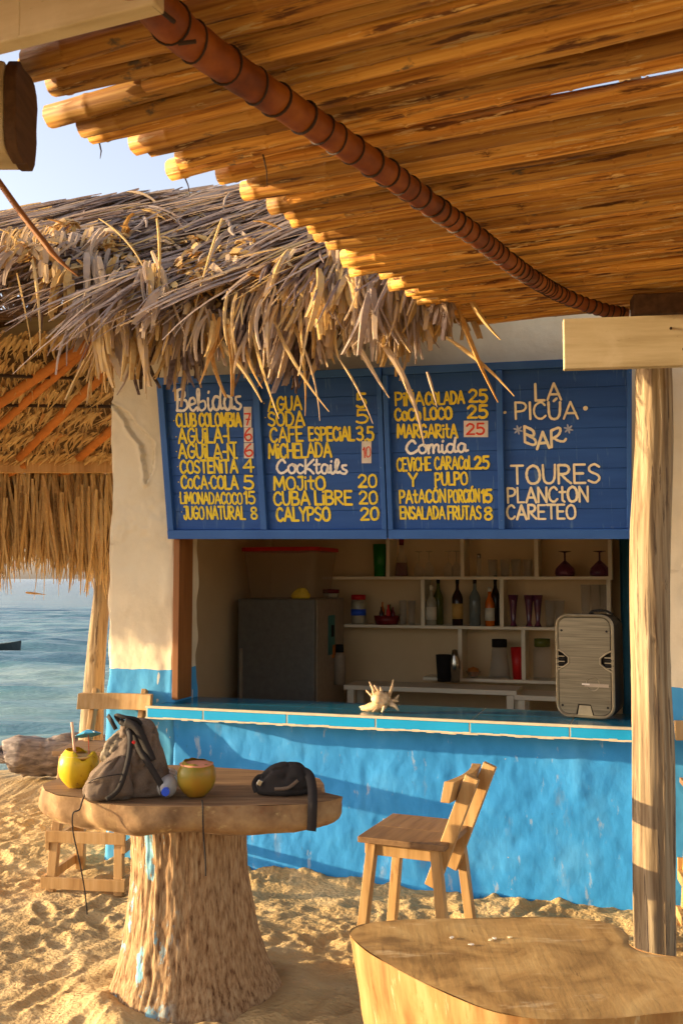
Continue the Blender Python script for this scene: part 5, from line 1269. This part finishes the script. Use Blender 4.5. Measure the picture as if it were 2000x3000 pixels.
# ------------------------------------------------------------------ inside the bar
def wb(x, y, depth): s, _, z = on_wall(*D(x, y), depth); return s, z
su = thing('shelf_unit', 'white wooden wall shelves with dividers behind the bar', 'shelves', WO, -TH)
SF, SD = 2.20, .25       # front edge and depth
def hshelf(s0, s1, z, n='shelf'): MB().box(((s0 + s1) / 2, SF + SD / 2, z), (s1 - s0, SD, .024)).build(n, 'shelf', su, bevel=.002)
def vdiv(s, z0, z1): MB().box((s, SF + SD / 2 + .004, (z0 + z1) / 2), (.030, SD - .008, z1 - z0)).build('divider', 'shelf', su, bevel=.002)
hshelf(-.86, 1.405, 1.706); hshelf(-.67, 1.36, 1.325); hshelf(-.86, 1.405, 2.12); hshelf(-.03, 1.405, .925)
for s in (-.31, .285, .851, 1.39): vdiv(s, 1.718, 2.108)
for s in (-.03, .585, 1.375): vdiv(s, 1.337, 1.694)
for s in (.262, .745, 1.375): vdiv(s, .937, 1.313)
for (s0, s1, z) in ((-.56, .74, .90), (.72, 1.30, .87)):
    tt_ = thing('side_table', 'long low table under the shelves behind the bar' if s0 < 0 else 'short low table under the right end of the shelves', 'table', W((s0 + s1) / 2, 2.0, .08), -TH)
    MB().box((0, 0, z - .10), (s1 - s0, .34, .035)).build('table_top', 'shelf', tt_, bevel=.003)
    for a in (-1, 1):
        for b_ in (-1, 1): MB().box((a * ((s1 - s0) / 2 - .05), b_ * .13, (z - .118) / 2), (.05, .05, z - .118)).build('leg', 'shelf', tt_)
fg = thing('fridge', 'dark grey fridge with teal and orange stickers inside the bar', 'fridge', W(-.985, 1.86, .08), -TH)
MB().box((0, .02, .735), (.62, .66, 1.47)).build('cabinet', 'fridge_edge', fg, bevel=.012)
MB().box((0, -.335, .74), (.61, .05, 1.46)).build('door', 'fridge', fg, bevel=.01)
MB().box((-.27, -.37, .85), (.02, .02, .5)).build('handle', 'fridge_edge', fg)
for (y, z, w_, h_, m) in ((.02, 1.19, .16, .30, 'teal'), (.09, 1.06, .10, .10, 'orange'), (.04, 1.22, .07, .09, 'black_plastic'), (-.03, 1.10, .04, .12, 'teal')):
    MB().box((.3125, y, z), (.004 + (.002 if m != 'teal' else 0), w_, h_)).build('sticker', m, fg)
bx = thing('storage_box', 'translucent plastic box with a red lid on top of the fridge', 'storage box', W(-1.0, 1.86, 1.552), -TH)
mb = MB(); r0 = rrect(.52, .46, .05, 4); r1 = rrect(.60, .54, .06, 4); nn2 = len(r0)
mb.add([(x, y, 0) for x, y in r0] + [(x, y, .36) for x, y in r1], [(k, (k + 1) % nn2, nn2 + (k + 1) % nn2, nn2 + k) for k in range(nn2)] + [tuple(range(nn2))[::-1]]).build('tub', 'box_plastic', bx)
MB().prism(rrect(.63, .57, .06, 4), .358, .388).build('lid', 'red', bx, bevel=.004)
yb = thing('yellow_bag', 'small yellow bag at the front of the fridge top', 'bag', W(-.83, 1.62, 1.552), -TH)
body([(0, 0, .06, .03), (.02, 0, .07, .035), (.05, 0, .055, .025), (.075, .01, .03, .015), (.08, .01, .005, .005)], 24, 4, .01, 3).build('bag_film', 'yellow_bag', yb, True)
cu = thing('curtain', 'dark teal curtain hanging at the right end of the shelves', 'curtain', W(1.60, 2.12, .1), -TH)
MB().add(*grid(lambda i, j: (-.14 + .26 * i, .03 * math.sin(i * 22) , 2.3 * j), 40, 2)).build('curtain_cloth', 'curtain', cu, True)

def vessel(name, label, cat, x, shelf_z, parts, group=None, dy=.06, depth=None):
    """parts: list of (part name, profile[(r,z)..], material)"""
    yy = (SF + dy) if depth is None else depth
    s = on_wall(*D(x, 1400), yy)[0]
    t = thing(name, label, cat, W(s, yy, shelf_z), -TH, group)
    for pn, pr_, m in parts: MB().lathe(pr_, 18).build(pn, m, t, True)
    return t
def bottle(h, r, neck=.013, sh=.58):
    return [(r * .9, 0), (r, .006), (r, h * sh), (r * .85, h * (sh + .06)), (neck * 1.15, h * (sh + .17)), (neck, h * .80), (neck, h * .93)]
def capp(h, neck=.013): return [(neck * 1.12, h * .88), (neck * 1.12, h), (.001, h)]
def lab(h, r): return [(r * 1.012, h * .14), (r * 1.012, h * .46)]
def cup(h, r0, r1, t=.003): return [(r0, 0), (r1, h), (r1 - t, h), (r0 - t, .006)]
def goblet(h): return [(.032, 0), (.030, .004), (.004, .010), (.004, h * .42), (.020, h * .50), (.040, h * .68), (.042, h * .82), (.036, h)]
def flip(p, h): return [(r, h - z) for r, z in p][::-1]
ZU, ZM, ZL = 1.7185, 1.3375, .9375
vessel('tumbler', 'tall green plastic tumbler on the upper shelf', 'tumbler', 872, ZU, [('tumbler_body', cup(.26, .045, .055), 'green_plastic')])
vessel('decanter', 'clear decanter with dark red drink and stopper on the upper shelf', 'decanter', 922, ZU, [('decanter_glass', [(.055, 0), (.055, .02), (.045, .13), (.018, .20), (.018, .25)], 'clear'), ('drink', [(.050, .004), (.050, .02), (.043, .11), (.001, .111)], 'dark_red'), ('stopper', [(.02, .25), (.022, .30), (.001, .302)], 'dark_red')])
for k, x in enumerate((962, 985, 1030, 1048)):
    g = goblet(.20); vessel('wine_glass', ['first clear wine glass left of the upper middle divider', 'second clear wine glass from the decanter', 'third clear wine glass from the decanter', 'clear wine glass nearest the upper divider'][k], 'wine glass', x, ZU, [('glass_bowl', flip(g, .20), 'clear')], 'clear glasses on the upper shelf')
vessel('salt_shaker', 'slim pale shaker with a bright cap on the upper shelf', 'shaker', 1100, ZU, [('shaker_glass', [(.018, 0), (.018, .12), (.012, .14)], 'clear'), ('cap', [(.016, .14), (.016, .175), (.001, .178)], 'steel')])
for k, x in enumerate((1132, 1160, 1185, 1212)):
    vessel('drinking_glass', ['plain low glass right of the slim shaker', 'second low glass from the slim shaker', 'third low glass from the slim shaker', 'low glass against the upper right divider'][k], 'glass', x, ZU, [('glass_wall', cup(.13, .032, .038), 'clear')], 'low glasses on the upper shelf')
for k, x in enumerate((1298, 1378)):
    vessel('purple_goblet', ['upturned purple goblet, left one of the pair', 'upturned purple goblet at the right end of the top shelf'][k], 'goblet', x, ZU, [('goblet_bowl', flip([(.050, 0), (.045, .004), (.007, .012), (.007, .07), (.03, .09), (.068, .13), (.075, .16), (.070, .19)], .19), 'purple_glass')], 'upturned purple goblets')
vessel('jar', 'clear jar with red lid and blue band beside the fridge', 'jar', 823, ZM, [('jar_glass', [(.055, 0), (.06, .02), (.06, .17), (.05, .20)], 'pale_bottle'), ('label', [(.0612, .07), (.0612, .12)], 'cap_blue'), ('lid', [(.058, .195), (.058, .235), (.001, .236)], 'red')])
vessel('lidded_jar', 'low jar with a dark red lid on the back of the fridge', 'jar', 760, 1.552, [('jar_glass', [(.06, 0), (.06, .03), (.055, .035)], 'pale_bottle'), ('lid', [(.066, .035), (.066, .065), (.001, .066)], 'dark_red')], depth=2.06)
bsk = vessel('tray', 'dark red tray of small bottles on the middle shelf', 'tray', 888, ZM, [('tray_wall', cup(.07, .09, .105), 'dark_red')])
for k in range(5): MB().lathe(bottle(.14 + .02 * (k % 3), .018, .007), 10, (.05 * math.cos(k * 1.3), .05 * math.sin(k * 1.3), .01)).build('small_bottle', ['dark_red', 'green_bottle', 'amber', 'dark_bottle', 'red'][k], bsk, True)
for k, x in enumerate((925, 945)):
    vessel('tall_glass', ['tall clear glass beside the dark red tray', 'tall clear glass nearest the middle shelf divider'][k], 'glass', x, ZM, [('glass_wall', cup(.19, .026, .032), 'clear')], 'tall glasses by the tray')
for (x, h, r, m, lm, cm, lb, dy) in ((990, .31, .041, 'pale_bottle', 'label_w', 'label_w', 'clear liquor bottle with white label, leftmost bottle', .05), (1006, .37, .040, 'green_bottle', None, 'black_plastic', 'tall olive bottle behind the clear liquor bottle', .15),
        (1050, .37, .043, 'dark_bottle', 'label_y', 'black_plastic', 'dark wine bottle with a large tan label', .06), (1090, .37, .044, 'grey_bottle', None, 'dark_bottle', 'grey glass bottle with a dark foot beside the wine bottle', .07),
        (1124, .30, .036, 'amber', 'label_w', 'label_w', 'amber orange liquor bottle near the divider', .04), (1137, .39, .036, 'dark_bottle', None, 'black_plastic', 'tall black bottle standing behind the amber one', .15)):
    ps = [('bottle_glass', bottle(h, r), m), ('cap', capp(h), cm)]
    if lm: ps.append(('label', lab(h, r), lm))
    vessel('bottle', lb, 'bottle', x, ZM, ps, 'liquor bottles on the middle shelf', dy)
for k, x in enumerate((1178, 1214, 1234)):
    vessel('purple_glass', ['dark purple flared glass right of the divider', 'second dark purple flared glass', 'third dark purple flared glass, rightmost of them'][k], 'glass', x, ZM, [('glass_bowl', [(.030, 0), (.026, .006), (.016, .03), (.030, .18), (.040, .24), (.037, .24)], 'purple_glass')], 'flared purple glasses')
for k, x in enumerate((1262, 1284, 1345, 1367, 1388)):
    vessel('clear_tumbler', ['clear tumbler right of the purple glasses', 'second clear tumbler from the purple glasses', 'tall pinkish tumbler behind the loudspeaker', 'middle tall pinkish tumbler above the loudspeaker', 'tall pinkish tumbler at the shelf end'][k], 'tumbler', x, ZM, [('glass_wall', cup(.20 if k < 2 else .32, .032, .040), 'clear')], 'clear tumblers on the middle shelf')
vessel('cocktail_shaker', 'steel cocktail shaker beside dark cups on the lowest shelf', 'cocktail shaker', 1043, .925, [('shaker_body', [(.035, 0), (.042, .15), (.028, .20), (.020, .24), (.001, .245)], 'steel')], depth=2.02)
vessel('dark_cup', 'large dark mixing cup left of the steel shaker', 'cup', 1018, .925, [('cup_wall', cup(.20, .05, .062), 'black_plastic')], depth=2.05)
vessel('glass_bowl', 'small bowl with orange fruit on the low shelf', 'bowl', 1085, ZL, [('bowl_wall', [(.03, 0), (.06, .05), (.058, .05), (.02, .01)], 'clear'), ('fruit', [(.02, .01), (.045, .04), (.04, .07), (.001, .085)], 'orange')])
vessel('blender_jug', 'clear blender jug with black lid on the low shelf', 'jug', 1145, ZL, [('jug_glass', [(.085, 0), (.055, .24), (.052, .24), (.08, .01)], 'clear'), ('lid', [(.058, .24), (.058, .30), (.001, .302)], 'black_plastic')])
vessel('red_cup', 'tall red plastic cup between the two jugs', 'cup', 1187, ZL, [('cup_wall', cup(.24, .038, .055), 'red')])
vessel('green_lid_jar', 'big clear jar with a dark green lid behind the loudspeaker', 'jar', 1243, ZL, [('jar_glass', [(.07, 0), (.07, .22), (.05, .25)], 'clear'), ('lid', [(.06, .25), (.06, .31), (.001, .312)], 'green_bottle')])
vessel('thermos_flask', 'dark flask standing right of the fridge', 'flask', 780, .88, [('flask_body', [(.045, 0), (.045, .22), (.03, .25)], 'fridge_edge'), ('lid', [(.032, .25), (.030, .31), (.001, .312)], 'black_plastic')], depth=1.98)
